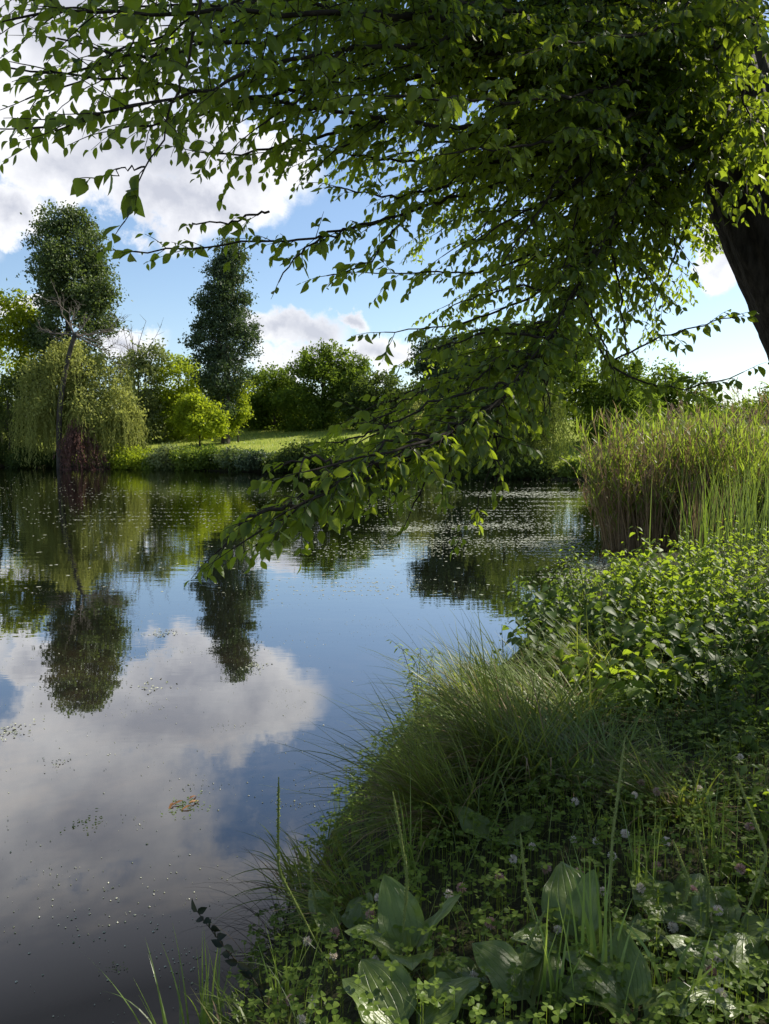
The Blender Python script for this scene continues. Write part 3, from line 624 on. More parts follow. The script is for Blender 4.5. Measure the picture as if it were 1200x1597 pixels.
    limb([(1000, 330, 4.8), (840, 460, 4.7), (720, 505, 4.5), (600, 518, 4.3)], .015, .10, (.2, .34), .075, .4, .25)
    limb([(950, 380, 4.4), (910, 510, 4.3), (950, 575, 4.25), (1040, 610, 4.2), (1110, 600, 4.15), (1160, 580, 4.1)], .012, .05, (.12, .28), .072, .4, .3)
    limb([(960, 560, 4.2), (1020, 530, 4.15), (1080, 510, 4.1), (1150, 492, 4.1)], .005, .06, (.10, .2), .072, .4, .3)
    limb([(560, 130, 3.2), (400, 150, 2.9), (260, 190, 2.7), (170, 205, 2.6)], .010, .05, (.15, .32), .058, .45, .1)
    limb([(620, 180, 3.5), (500, 215, 3.3), (400, 240, 3.2), (300, 235, 3.1)], .010, .05, (.15, .3), .064, .5, .1)
    limb([(480, 60, 2.9), (330, 70, 2.7), (200, 90, 2.6), (90, 60, 2.6)], .010, .05, (.15, .32), .058, .45, .1)
    limb([(700, 290, 4.0), (610, 310, 3.9), (520, 290, 3.8)], .008, .05, (.15, .3), .062, .5, .1)
    limb([(640, 330, 3.8), (600, 380, 3.7), (560, 420, 3.7), (510, 430, 3.7)], .006, .06, (.12, .24), .064, .45, .15)
    # mid canopy
    for wy in ([(1125, 60, 5.0), (960, 120, 4.6), (800, 130, 4.1), (620, 100, 3.6), (470, 110, 3.3)], [(1130, 120, 5.0), (960, 220, 4.7), (800, 250, 4.4), (650, 255, 4.0), (520, 235, 3.7), (430, 235, 3.5)],
               [(1130, 150, 5.0), (1000, 280, 4.9), (880, 340, 4.9), (760, 360, 4.9), (690, 400, 4.9)], [(1140, 90, 5.0), (1010, 60, 4.4), (850, 20, 3.7), (640, -10, 3.0), (450, 0, 2.6)],
               [(1150, 190, 4.95), (1040, 290, 4.5), (960, 350, 4.2), (900, 430, 4.1), (880, 500, 4.1)], [(1130, 60, 5.0), (1040, 150, 4.3), (920, 210, 3.7), (800, 230, 3.3), (700, 240, 3.0)],
               [(1130, 100, 5.0), (1060, 200, 4.8), (1010, 330, 4.8), (1000, 420, 4.7), (980, 480, 4.7)], [(1110, 0, 5.0), (900, -30, 4.0), (700, -60, 3.2), (500, -60, 2.6), (300, -50, 2.3), (120, -40, 2.1)],
               [(1140, 120, 4.9), (1120, 190, 4.3), (1130, 250, 4.0), (1140, 290, 3.9)], [(1130, 40, 4.9), (1010, 120, 4.2), (900, 150, 3.6), (780, 160, 3.1), (690, 150, 2.8), (600, 150, 2.6)],
               [(1120, 20, 4.8), (1060, 40, 4.0), (960, 60, 3.4), (860, 70, 3.0)], [(1130, 80, 4.9), (1000, 170, 4.4), (920, 270, 4.1), (840, 330, 4.0), (760, 330, 4.0)]):
        limb(wy, .028, .075, (.25, .5), .063, .55, .22)
    EX = [-50, 0, 150, 300, 450, 550, 650, 800, 950, 1080, 1150]; EY = [190, 200, 170, 200, 250, 300, 340, 470, 520, 430, 300]
    for q in range(54):
        xe = rs.uniform(40, 1000) if q % 3 else rs.uniform(560, 1000); ye = rs.uniform(-90, np.interp(xe, EX, EY) - 25) if q % 4 else np.interp(xe, EX, EY) - rs.uniform(25, 60)
        A_ = at(1120 + rs.uniform(-15, 15), rs.uniform(20, 180), 5.0); E_ = at(xe, ye, np.interp(xe, [0, 1000], [2.2, 4.1]) * rs.uniform(.92, 1.55))
        ar = np.array([0, 0, np.linalg.norm(E_ - A_) * .06])
        limb([A_, A_ * .65 + E_ * .35 + ar + rs.normal(size=3) * .1, A_ * .3 + E_ * .7 + ar + rs.normal(size=3) * .1, E_], .03, .08, (.22, .48), (.064 if xe > 600 else .056), .45, .28 if xe > 500 else .4, world=True)
    for q in range(24):
        xe = rs.uniform(600, 1040); ye = rs.uniform(240, np.interp(xe, EX, EY)); A_ = at(1110 + rs.uniform(-15, 15), rs.uniform(100, 210), 5.0); E_ = at(xe, ye, rs.uniform(3.6, 5.6))
        limb([A_, A_ * .6 + E_ * .4 + (0, 0, .15) + rs.normal(size=3) * .1, E_], .026, .075, (.22, .42), .056, .55, .3, world=True)
    for (xs, ys, xe, ye, de) in [(1110, 60, 1120, 120, 3.7), (1130, 100, 1170, 200, 3.8), (1140, 150, 1165, 300, 4.0), (1120, 20, 1190, 60, 3.6), (1130, 120, 1100, 300, 4.0), (1120, 60, 1060, 160, 3.8), (1150, 180, 1210, 260, 3.7), (1110, -40, 1150, 0, 3.4), (1110, 0, 1050, 40, 3.5), (1150, 150, 1120, 240, 3.9)]:
        A_, E_ = at(xs, ys, 4.85), at(xe, ye, de); limb([A_, (A_ + E_) / 2 + (0, 0, .1), E_], .02, .06, (.2, .4), .075, .6, .2, world=True)
    # twigs round the low drooping limb
    for (xs, ys, ds, xe, ye, de) in [(900, 450, 3.9, 700, 480, 4.2), (880, 500, 3.7, 640, 560, 4.2), (860, 530, 3.6, 690, 540, 3.4), (850, 540, 3.6, 690, 640, 3.9), (830, 570, 3.5, 600, 640, 3.8), (800, 600, 3.4, 560, 690, 3.3),
                                     (780, 630, 3.3, 620, 690, 3.5), (830, 570, 3.5, 760, 690, 3.7), (850, 540, 3.6, 850, 640, 3.8), (900, 440, 3.9, 830, 600, 4.3), (720, 670, 3.0, 560, 780, 2.9), (700, 690, 2.95, 520, 690, 3.0),
                                     (640, 710, 2.75, 520, 800, 2.6), (600, 730, 2.65, 480, 760, 2.6), (560, 745, 2.6, 430, 730, 2.55), (930, 390, 4.0, 900, 560, 4.2), (950, 360, 4.1, 980, 560, 4.4), (940, 380, 4.1, 1040, 470, 4.3),
                                     (980, 320, 4.3, 1070, 400, 4.4), (900, 450, 3.9, 960, 590, 4.0), (520, 760, 2.5, 400, 850, 2.5), (470, 790, 2.45, 340, 860, 2.4), (760, 640, 3.1, 690, 760, 3.2), (740, 650, 3.1, 640, 740, 3.3)]:
        A_, E_ = at(xs, ys, ds), at(xe, ye, de); limb([A_, (A_ + E_) / 2 + (0, 0, .06), E_], .008, .05, (.12, .28), .062, .5, .15, world=True)
    DP = np.array([(1010, 240, 4.5), (930, 390, 4.0), (860, 530, 3.6), (770, 635, 3.2), (670, 700, 2.85)])
    for q in range(30):
        u = rs.uniform(0, 3.99); k_ = int(u); a_ = DP[k_] * (1 - u + k_) + DP[k_ + 1] * (u - k_)
        dx_ = rs.uniform(-210, 90) if k_ < 2 else rs.uniform(-190, 30); E_ = at(a_[0] + dx_, a_[1] + rs.uniform(10, 110), a_[2] + rs.uniform(-.3, .9)); A_ = at(*a_)
        limb([A_, (A_ + E_) / 2 + (0, 0, .09), E_], .006, .05, (.12, .3), .062, .6, .12, world=True)
    # behind the trunk, seen against the light
    for wy in ([(1125, 120, 5.1), (1010, 250, 6.0), (900, 360, 6.6), (780, 430, 6.9), (690, 480, 7.0)], [(1130, 150, 5.1), (1040, 300, 6.2), (960, 420, 6.8), (860, 500, 7.2), (760, 540, 7.3), (670, 560, 7.3)],
               [(1120, 60, 5.1), (960, 150, 6.2), (820, 240, 6.9), (720, 330, 7.2), (650, 370, 7.2)], [(1125, 30, 5.1), (940, 40, 6.0), (780, 110, 6.6), (640, 190, 6.9), (560, 260, 7.0)],
               [(1140, 180, 5.1), (1080, 330, 5.8), (1040, 430, 6.2), (1010, 500, 6.3)], [(1140, 20, 5.2), (1010, 60, 6.5), (930, 130, 7.2), (880, 240, 7.6), (860, 340, 7.7)],
               [(1130, 0, 5.2), (1060, 120, 6.3), (1030, 220, 6.9), (980, 320, 7.1)], [(1110, -40, 5.2), (980, -60, 6.2), (800, -40, 7.0), (650, 30, 7.4), (540, 90, 7.4)]):
        limb(wy, .03, .075, (.3, .6), .058, .6, .25)
    for e in ((.4, 3.0, 5.2), (1.0, 3.2, 5.6), (.2, 3.8, 5.8), (1.1, 4.2, 5.4), (-.3, 3.3, 5.5), (.9, 2.6, 5.0), (1.6, 4.6, 6.3), (.8, 3.6, 6.4), (1.4, 3.9, 6.8), (.0, 2.9, 4.6), (1.9, 4.9, 6.9)):  # unseen limbs above the view, added to shade the upper-left leaves
        A_, E_ = np.array([1.98, 5.1, 5.9]), np.array(e); limb([A_, A_ * .5 + E_ * .5 + (0, 0, .25), E_], .04, .09, (.4, .8), .09, .5, .2, gap=.035, world=True)
    for (ex, ey, ez) in ((4.6, 5.2, 3.3), (4.9, 5.8, 3.6), (4.3, 4.6, 3.2), (4.0, 4.0, 3.3), (3.6, 3.6, 3.4), (5.0, 5.0, 4.1), (3.7, 5.0, 2.9)):  # low unseen limbs right of the trunk, added to shade the foreground
        A_, E_ = np.array([2.75, 5.1, 3.9]), np.array([ex, ey, ez]); limb([A_, A_ * .5 + E_ * .5 + (0, 0, .3), E_], .035, .07, (.4, .7), .085, .6, .15, gap=.035, world=True)
    for (ex, ey, ez) in ((2.6, 5.4, 6.6), (3.2, 5.6, 7.0), (2.9, 6.1, 7.4), (3.6, 5.5, 7.6), (2.5, 5.9, 7.0), (3.4, 6.3, 7.9), (2.4, 5.0, 7.2), (3.0, 5.0, 6.4), (3.8, 6.0, 7.3), (2.0, 5.6, 7.6)):  # high unseen limbs, added so that their shade darkens the upper canopy
        A_, E_ = np.array([1.98, 5.15, 6.3]), np.array([ex, ey, ez]); limb([A_, A_ * .5 + E_ * .5 + (0, 0, .15), E_], .035, .06, (.4, .8), .10, .5, .1, gap=.035, world=True)
    # the rest of the crown, over and beyond the picture, which shades the bank
    crown_dirs = [(1, 0), (1, .15), (.95, .4), (.9, .6), (1, .1), (.9, .5), (1, -.15), (1, .3), (1, -.35), (.8, -.8), (.2, -1), (-.4, -1), (.6, -.6), (1, .7)]
    for q, (dx, dy) in enumerate(crown_dirs):
        z0 = rs.uniform(4.2, 6.2); s = np.array([2.2, 5.1, z0]); u = nrm(np.array([dx, dy, 0.])); ln = rs.uniform(3.4, 5.8)
        rise = rs.uniform(.4, 2.4)
        w = [s, s + u * ln * .35 + (0, 0, rise * .55), s + u * ln * .7 + (0, 0, rise), s + u * ln + (0, 0, rise * .75)]
        o = limb(w, .05, .10, (.5, 1.0), .11, .5, .15, gap=.042, world=True)
        if q in (0, 1, 2, 3, 4, 5, 7, 8, 13):                       # limbs that would keep the sun off the low drooping limb
            for c in list(o.children) + [o]: bpy.data.objects.remove(c)
elm()
print('elm faces', sum(len(o.data.polygons) for o in bpy.data.objects if o.type == 'MESH' and 'elm_leaf' in o.data.materials))

# ------------------------------------------------------------------ reeds
def reed(px, Y, rx, ry, hgt, n, label, seed, green=.5, lean=0., plumes=8, leafw=.026):
    rs = np.random.RandomState(seed); x0 = at(px, 690, Y)[0]; z0 = max(gz(x0, Y), -.25); t = thing('reed_clump', (x0, Y, z0), label, 'reeds', 'reed clumps on the right bank')
    a = rs.uniform(0, 6.28, n); rr = np.sqrt(rs.uniform(0, 1, n)); P = np.stack([x0 + np.cos(a) * rr * rx, Y + np.sin(a) * rr * ry, np.full(n, z0)], 1)
    out = np.arctan2(np.cos(a) * rr * rx, np.sin(a) * rr * ry); azm = out + rs.normal(size=n) * .5
    H = hgt * rs.uniform(.45, 1.1, n); ln_ = np.abs(rs.normal(size=n)) * .06 + rr * .17 + lean
    sb, gb, pb = MB(), MB(), MB()
    C = add_blades(sb, P, azm, H, .016, ln_, rs.uniform(.02, .16, n), 6, taper=.6, twist=rs.uniform(-2, 2, n))
    bent = rs.uniform(size=n) < .12
    # old stalks low down, leaning all ways
    m = n // 2; q = rs.randint(0, n, m); add_blades(sb, P[q] + rs.normal(size=(m, 3)) * (.06, .06, 0), rs.uniform(0, 6.28, m), hgt * rs.uniform(.3, .75, m), .012, rs.uniform(0, .45, m), rs.uniform(0, .5, m), 5, twist=rs.uniform(-2, 2, m))
    # leaves
    n_ = n; per = 8; q = np.repeat(np.arange(n), per); m = len(q); h = rs.uniform(.42, 1.0, m); seg = np.minimum((h * 6).astype(int), 5); fr = h * 6 - seg
    LP = C[q, seg] * (1 - fr)[:, None] + C[q, seg + 1] * fr[:, None]
    gm = rs.uniform(size=m) < green + .9 * (h - .55) - .02
    for sel, b in ((gm, gb), (~gm, sb)):
        k = sel.sum(); add_blades(b, LP[sel], rs.uniform(0, 6.28, k), rs.uniform(.2, .42, k), leafw * rs.uniform(.7, 1.3, k), rs.uniform(.15, .75, k), np.abs(rs.normal(size=k)) * .45, 4, twist=rs.uniform(-1.3, 1.3, k))
    for q in rs.choice(n, plumes, replace=False):
        pb = MB(); e = C[q, -1]; m = 60; u = rs.uniform(0, 1, m); P2 = e + np.stack([rs.normal(size=m) * .035 * (1 - u) + .05 * u, rs.normal(size=m) * .035 * (1 - u), .26 * u - .04], 1)
        add_leaves(pb, P2, rs.normal(size=(m, 3)) * .5 + (.2, 0, .7), rs.normal(size=(m, 3)), .06, .014); pb.build('plume', 'plume', t, smooth=False)
    sb.build('stalk', 'reedbrown', t, smooth=False); gb.build('foliage', 'reedgreen', t, smooth=False)
reed(1022, 14.6, .85, .8, 2.6, 620, 'tall brown-stalked reed clump standing in the water, nearest the open lake', 301, .42, plumes=22)
reed(1095, 15.8, .9, .9, 2.7, 420, 'brown and green reeds close behind the reed clump in the water', 302, .45, plumes=16)
reed(1140, 14.4, .8, .7, 2.5, 380, 'green and tan reeds right of the brown reed clump', 303, .7, plumes=10)
reed(1215, 13.8, .8, .8, 2.45, 380, 'yellow-green reeds at the right edge of the picture', 304, .95, plumes=8)
reed(1180, 18.5, 1.3, 1.0, 3.3, 340, 'tall thin plumed reeds behind the yellow-green ones', 305, .35, plumes=40)
reed(972, 15.6, .35, .5, 2.0, 120, 'sparse leaning reeds at the lake side of the brown clump', 306, .2, lean=.12, plumes=8)

def cattail(px, Y, n, hgt, label, seed, heads=0, spread=.25, mat='reedgreen'):
    rs = np.random.RandomState(seed); x0 = at(px, 690, Y)[0]; z0 = max(gz(x0, Y), -.1); t = thing('cattail_clump', (x0, Y, z0), label, 'cattails', 'cattail clumps on the right bank')
    P = np.stack([x0 + rs.normal(size=n) * spread, Y + rs.normal(size=n) * spread, np.full(n, z0)], 1); b = MB()
    add_blades(b, P, rs.uniform(0, 6.28, n), hgt * rs.uniform(.6, 1.05, n), rs.uniform(.011, .019, n), np.abs(rs.normal(size=n)) * .14, rs.uniform(0, .35, n), 7, taper=.95, twist=rs.uniform(-1.5, 1.5, n)); b.build('foliage', mat, t, smooth=False)
    for q in range(heads):
        p = P[q] + rs.normal(size=3) * (.1, .1, 0); h = hgt * rs.uniform(.72, .85); s = MB(); tube(s, [p, p + (.02, 0, h * .5), p + (.05, 0, h + .22)], [.006, .005, .002], 5); so_ = s.build('stalk', 'reedbrown', t)
        c = MB(); e = p + np.array([.04, 0, h - .1]); tube(c, [e, e + (0, 0, .015), e + (.005, 0, .17), e + (.006, 0, .185)], [.003, .013, .013, .003], 8); c.build('seed_head', 'seedhead', so_)
MAT['seedhead'] = solid_mat('cattail_head', [(.3, (.05, .028, .016)), (.7, (.10, .06, .035))], 40)
cattail(1165, 11.6, 110, 1.6, 'bright green upright cattails in front of the tan reeds', 311, 0, .4, 'grass')
cattail(1200, 10.8, 90, 1.5, 'shorter green cattails at the right edge above the leafy bank', 312, 0, .35, 'grass')
cattail(1095, 9.2, 26, 1.35, 'few broad dark cattail leaves with brown heads at the lake corner of the bank', 313, 3, .07, 'herb_dark')
cattail(1110, 12.6, 80, 1.3, 'withered brown cattails at the foot of the reeds', 314, 2, .25, 'reedbrown')

# ------------------------------------------------------------------ near bank plants
def on(px, py): return hit(px, py)
def sedge(p, n, hgt, label, seed, bias=0., mat='sedge', rad=.12, w=.0092, dirs=None):
    rs = np.random.RandomState(seed); p = np.array([p[0], p[1], gz(p[0], p[1])]); t = thing('sedge_tussock', p, label, 'sedge', 'sedge tussocks at the water edge')
    a = rs.uniform(0, 6.28, n); r = rad * np.sqrt(rs.uniform(0, 1, n)); P = p + np.stack([np.sin(a) * r, np.cos(a) * r, np.full(n, -.02)], 1)
    azm = a + rs.normal(size=n) * .8
    if bias: k = rs.uniform(size=n) < bias; k = rs.uniform(size=n) < bias + .25; azm = np.where(k, dirs + rs.normal(size=n) * .55, azm)
    b = MB(); add_blades(b, P, azm, hgt * rs.uniform(.45, 1.12, n), w * rs.uniform(.45, 1.35, n), rs.uniform(.25, 1.25, n), rs.uniform(.1, 1.45, n), 9, taper=.95, twist=rs.uniform(-.6, .6, n)); b.build('foliage', mat, t, smooth=False)
    d = MB(); m = n // 4; k = rs.randint(0, n, m); add_blades(d, P[k], azm[k] + rs.normal(size=m) * .3, hgt * rs.uniform(.4, .9, m), w * .9, rs.uniform(.5, 1.1, m), rs.uniform(.6, 1.5, m), 7, taper=.95); d.build('dead_blade', 'reedbrown', t, smooth=False)
sedge((.66, 3.65), 540, .90, 'largest arching sedge tussock in the middle of the bank edge', 401, .45, dirs=-1.4, rad=.2)
sedge((.30, 3.2), 340, .74, 'sedge tussock drooping left over the dark water', 402, .6, dirs=-1.6, rad=.15)
sedge((1.0, 4.3), 330, .62, 'sedge tussock behind the largest one below the leafy bank', 403, .4, dirs=-1.2, rad=.2)
sedge((.55, 4.6), 260, .60, 'outermost sedge tussock reaching over the sky reflection', 404, .5, dirs=-1.3, rad=.15)
sedge((.95, 3.55), 500, .48, 'upright greener sedge tussock right of the largest one', 405, .2, dirs=-.8, mat='grass', rad=.18)
sedge((-.10, 2.75), 110, .34, 'thin low sedge tussock hanging over the water edge near the plantain', 406, .6, dirs=-1.7, rad=.1)

HK = .84
for j, (x, y, n, h, lab) in enumerate([(-.35, 2.2, 70, .26, 'short sedge tuft at the very bottom of the water edge'), (-.25, 3.15, 120, .4, 'low sedge tuft dipping into the water left of the big tussock'), (1.45, 5.1, 420, .55, 'sedge tussock against the shaded weeds on the right'), (1.25, 3.2, 300, .45, 'thin sedge tuft on the bank right of the upright one'), (.75, 5.4, 260, .42, 'farthest sedge tussock by the willow-leaved sprig')]):
    sedge((x, y), n, h, lab, 420 + j, .4, dirs=-1.4, rad=.16)
def herb(p, hgt, spread, ns, leafL, label, seed, mat='herb', name='leafy_herb', cat='wild plant', lean=(0, 0), tpl=OVATE, wl=.62, per=.045):
    rs = np.random.RandomState(seed); p = np.array([p[0], p[1], gz(p[0], p[1])]); t = thing(name, p, label, cat, 'leafy weeds on the bank')
    sb, lb = MB(), MB()
    for q in range(ns):
        a = rs.uniform(0, 6.28); r = spread * math.sqrt(rs.uniform()); h = HK * hgt * rs.uniform(.45, 1.12)
        s = p + np.array([math.cos(a) * r * .6, math.sin(a) * r * .6, -.03]); e = p + np.array([math.cos(a) * r * 1.25 + lean[0] * h, math.sin(a) * r * 1.25 + lean[1] * h, h])
        Q, ln = resample([s, (s + e) / 2 + rs.normal(size=3) * .05 + (0, 0, .06), e + (math.cos(a) * .05, math.sin(a) * .05, -.02)], max(6, int(h / per)))
        tube(sb, Q, np.linspace(.0045, .0015, len(Q)), 4); Q = Q[1:]; m = len(Q) * 2; P = np.repeat(Q, 2, 0)
        ang = np.arange(m) * 1.7 + rs.uniform(0, 6) + rs.normal(size=m) * .5; out = np.stack([np.cos(ang), np.sin(ang), rs.uniform(-.3, .5, m)], 1)
        sz = leafL * rs.uniform(.55, 1.2, m) * np.linspace(1.15, .55, m)
        pet = P + nrm(out) * (sz * .35)[:, None]
        for u in range(0, m, 1): sb.add([P[u], P[u] + (0, 0, .002), pet[u] + (0, 0, .002), pet[u]], [(0, 1, 2, 3)])
        add_leaves(lb, pet, out * (1, 1, .4) + (0, 0, -.35), np.array([0, 0, 1.]) + rs.normal(size=(m, 3)) * .35, sz, sz * wl, tpl)
    sb.build('stem', 'herb_stem', t); lb.build('foliage', mat, t)
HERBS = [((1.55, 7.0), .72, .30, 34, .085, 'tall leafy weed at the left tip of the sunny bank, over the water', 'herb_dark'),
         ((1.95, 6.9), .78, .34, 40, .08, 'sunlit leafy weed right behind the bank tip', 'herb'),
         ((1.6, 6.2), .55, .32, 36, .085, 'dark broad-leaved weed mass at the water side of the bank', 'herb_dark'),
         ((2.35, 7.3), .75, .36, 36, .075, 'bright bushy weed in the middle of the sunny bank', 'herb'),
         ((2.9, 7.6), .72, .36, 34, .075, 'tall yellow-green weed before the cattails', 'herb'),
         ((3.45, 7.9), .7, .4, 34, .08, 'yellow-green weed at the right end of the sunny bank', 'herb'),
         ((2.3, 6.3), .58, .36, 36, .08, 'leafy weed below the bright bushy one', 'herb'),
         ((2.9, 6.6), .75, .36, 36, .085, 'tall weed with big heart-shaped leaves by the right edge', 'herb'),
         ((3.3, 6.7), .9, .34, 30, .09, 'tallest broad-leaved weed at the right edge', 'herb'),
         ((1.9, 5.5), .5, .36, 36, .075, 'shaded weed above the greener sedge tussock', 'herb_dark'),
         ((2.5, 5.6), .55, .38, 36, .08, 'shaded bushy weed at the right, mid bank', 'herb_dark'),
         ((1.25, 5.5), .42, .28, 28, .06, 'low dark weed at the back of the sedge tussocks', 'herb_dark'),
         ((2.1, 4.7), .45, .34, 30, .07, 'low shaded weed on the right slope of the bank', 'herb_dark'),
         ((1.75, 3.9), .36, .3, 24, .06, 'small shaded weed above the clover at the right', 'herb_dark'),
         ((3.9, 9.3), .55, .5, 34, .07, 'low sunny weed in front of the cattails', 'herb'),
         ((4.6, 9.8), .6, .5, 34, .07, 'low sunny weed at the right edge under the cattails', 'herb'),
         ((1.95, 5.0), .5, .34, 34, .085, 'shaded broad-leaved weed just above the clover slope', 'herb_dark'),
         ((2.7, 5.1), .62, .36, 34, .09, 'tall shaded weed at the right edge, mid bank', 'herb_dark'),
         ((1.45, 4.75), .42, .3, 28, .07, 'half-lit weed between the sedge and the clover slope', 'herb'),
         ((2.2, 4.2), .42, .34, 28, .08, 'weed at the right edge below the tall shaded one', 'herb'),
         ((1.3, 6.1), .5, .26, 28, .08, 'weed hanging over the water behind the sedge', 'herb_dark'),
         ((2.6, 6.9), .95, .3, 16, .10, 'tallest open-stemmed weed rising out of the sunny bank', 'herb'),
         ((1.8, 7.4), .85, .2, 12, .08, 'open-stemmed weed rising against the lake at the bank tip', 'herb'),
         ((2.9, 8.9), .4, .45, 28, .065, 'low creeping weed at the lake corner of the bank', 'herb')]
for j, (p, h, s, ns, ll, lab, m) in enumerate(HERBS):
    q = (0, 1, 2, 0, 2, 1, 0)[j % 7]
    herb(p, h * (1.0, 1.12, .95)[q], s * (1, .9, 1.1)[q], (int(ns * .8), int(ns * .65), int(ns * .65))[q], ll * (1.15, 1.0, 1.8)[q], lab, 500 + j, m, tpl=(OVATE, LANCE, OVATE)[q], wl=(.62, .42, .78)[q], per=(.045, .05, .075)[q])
def nettle(px, py, h, label, seed, mat='herb', ll=.07):
    p = on(px, py); herb(p, h, .1, 5, ll, label, seed, mat, tpl=LANCE, wl=.5)
nettle(1185, 1300, .34, 'light green nettle-like weed at the right edge above the clover heads', 531)
nettle(1150, 1240, .3, 'dim nettle-like weed left of the right-edge one', 532, 'herb_dark')
nettle(1160, 1390, .16, 'small bright weed in a sun fleck at the right edge', 533)
def knotweed():
    p = np.array([.30, 5.75, gz(.30, 5.75)]); herb((.32, 5.75), .62, .12, 7, .085, 'willow-leaved weed sprig standing over the water beyond the sedge', 541, 'herb', name='knotweed', lean=(-.12, 0), tpl=LANCE, wl=.24, per=.03)
    herb((.95, 6.15), .5, .05, 2, .045, 'thin twig with a few yellowish leaves beside the leafy bank tip', 542, 'herb', name='weed_sprig', lean=(-.25, 0), per=.1)
knotweed()

def grass_stuff():
    rs = np.random.RandomState(600); n = 9000
    x = rs.uniform(-.7, 5, n); y = rs.uniform(1.2, 10, n); d = lake_sd(x, y); k = (d > .03) & (rs.uniform(size=n) < np.where(y < 5, .55, 1)); x, y = x[k], y[k]; m = len(x)
    b = MB(); add_blades(b, np.stack([x, y, height(x, y) - .01], 1), rs.uniform(0, 6.28, m), rs.uniform(.08, .34, m), rs.uniform(.0025, .005, m), rs.uniform(0, .5, m), rs.uniform(.2, 1.4, m), 5, taper=.95)
    tag(b.build('bank_grass', 'grass', smooth=False), 'thin grass scattered over the near bank', 'grass', kind='stuff')
    n = 9500; x = rs.uniform(-.62, 2.6, n); y = rs.uniform(1.3, 5.2, n); d = lake_sd(x, y); k = d > -.04; x, y = x[k], y[k]; m = len(x)
    z = np.maximum(height(x, y), 0); hh = rs.uniform(.03, .17, m); P = np.stack([x, y, z + hh], 1); cb = MB(); a0 = rs.uniform(0, 6.28, m); sz = rs.uniform(.013, .023, m)
    up = np.array([0, 0, 1.]) + rs.normal(size=(m, 3)) * .3
    for q in range(3):
        a = a0 + q * 2.094; add_leaves(cb, P, np.stack([np.cos(a), np.sin(a), rs.uniform(-.2, .3, m)], 1), up, sz, sz * .95, LEAFLET)
    add_blades(cb, P - (0, 0, .0) - np.stack([np.zeros(m), np.zeros(m), hh], 1), a0, hh, .0018, 0., 0., 1, taper=0)
    tag(cb.build('clover_leaves', 'clover', smooth=False), 'low clover leaves carpeting the near bank', 'clover', kind='stuff')
grass_stuff()

# plantains
def plantain_leaf(mb, p, azm, ln, wd, rise, arch, rs, roll=0.):
    """broad ribbed leaf on a stalk; p: base"""
    nu, nv = 16, 11; s = np.linspace(0, 1, nu); st = .22
    phi = rise + arch * s ** 1.2
    H = np.array([math.sin(azm), math.cos(azm), 0]); S = np.array([math.cos(azm), -math.sin(azm), 0]); Zz = np.array([0, 0, 1.])
    cx = np.concatenate([[0], np.cumsum(np.sin((phi[1:] + phi[:-1]) / 2) * ln / (nu - 1))]); cz = np.concatenate([[0], np.cumsum(np.cos((phi[1:] + phi[:-1]) / 2) * ln / (nu - 1))])
    t = np.clip((s - st) / (1 - st), 0, 1); w = wd * .5 * (np.sin(math.pi * t ** .72) ** .75) * (1 - .12 * t); w = np.maximum(w, .006 * (s < .95) + .001)
    v = np.linspace(-1, 1, nv); ph0 = rs.uniform(0, 6)
    up = -np.cos(phi)[:, None] * H + np.sin(phi)[:, None] * Zz
    SS = math.cos(roll) * S[None] + math.sin(roll) * up
    UU = -math.sin(roll) * S[None] + math.cos(roll) * up
    rib = .0035 * np.abs(np.sin(v * math.pi * 3.5))[None] * (w > .02)[:, None]
    wave = .22 * w[:, None] * np.sin(s[:, None] * rs.uniform(11, 19) + ph0 + v[None] * 2.2) * np.abs(v)[None] ** 2; azm_w = 0.
    cup = rs.uniform(-.15, .45) * w[:, None] * np.abs(v)[None] ** 1.5; v = v + .06 * np.sin(ph0) ; bendx = rs.normal() * .16 * ln * s ** 2
    V = p + bendx[:, None, None] * S + cx[:, None, None] * H + cz[:, None, None] * Zz + (w[:, None] * v[None])[..., None] * SS[:, None] + (rib + wave + cup)[..., None] * UU[:, None]
    i_ = np.arange(nu - 1)[:, None] * nv + np.arange(nv - 1)[None]
    uv = np.stack(np.broadcast_arrays(s[:, None], (v[None] + 1) / 2), -1).reshape(-1, 2) + 1e-4
    mb.add(V, np.stack([i_, i_ + 1, i_ + nv + 1, i_ + nv], -1), uv)
def spike(t, p, tip, rs, bend=.05, label=None, r=.0058, frac=.78):
    p, tip = np.array(p, float), np.array(tip, float); m = (p + tip) / 2 + np.array([bend, 0, .02])
    Q, ln = resample([p, m, tip], 30); sb = MB(); tube(sb, Q, np.linspace(.0028, .0018, 30), 5); st = sb.build('flower_stalk', 'spike', t)
    hb = MB(); n = int(ln * frac * 900); u = rs.uniform(1 - frac, 1, n); i_ = np.clip((u * 29).astype(int), 0, 28); f = u * 29 - i_
    P = Q[i_] * (1 - f)[:, None] + Q[i_ + 1] * f[:, None]; D = nrm(rs.normal(size=(n, 3)))
    rr = r * np.interp(u, [1 - frac, 1 - frac * .8, .9, 1], [.5, 1, .85, .3]); T = nrm(Q[-1] - Q[0])
    add_leaves(hb, P, D + T * .6, rs.normal(size=(n, 3)), rr * 1.7, rr * 1.2, DIA); tube(hb, Q[int(29 * (1 - frac)):], np.interp(np.linspace(0, 1, len(Q[int(29 * (1 - frac)):])), [0, .2, .9, 1], [.4, .75, .6, .2]) * r, 6)
    hb.build('seed_spike', 'spike', st)
    return st
MAT['spike'] = leaf_mat('plantain_spike', (.13, .17, .045), (.25, .29, .095), tr=(.34, .42, .08), tf=.25, gloss=.02)
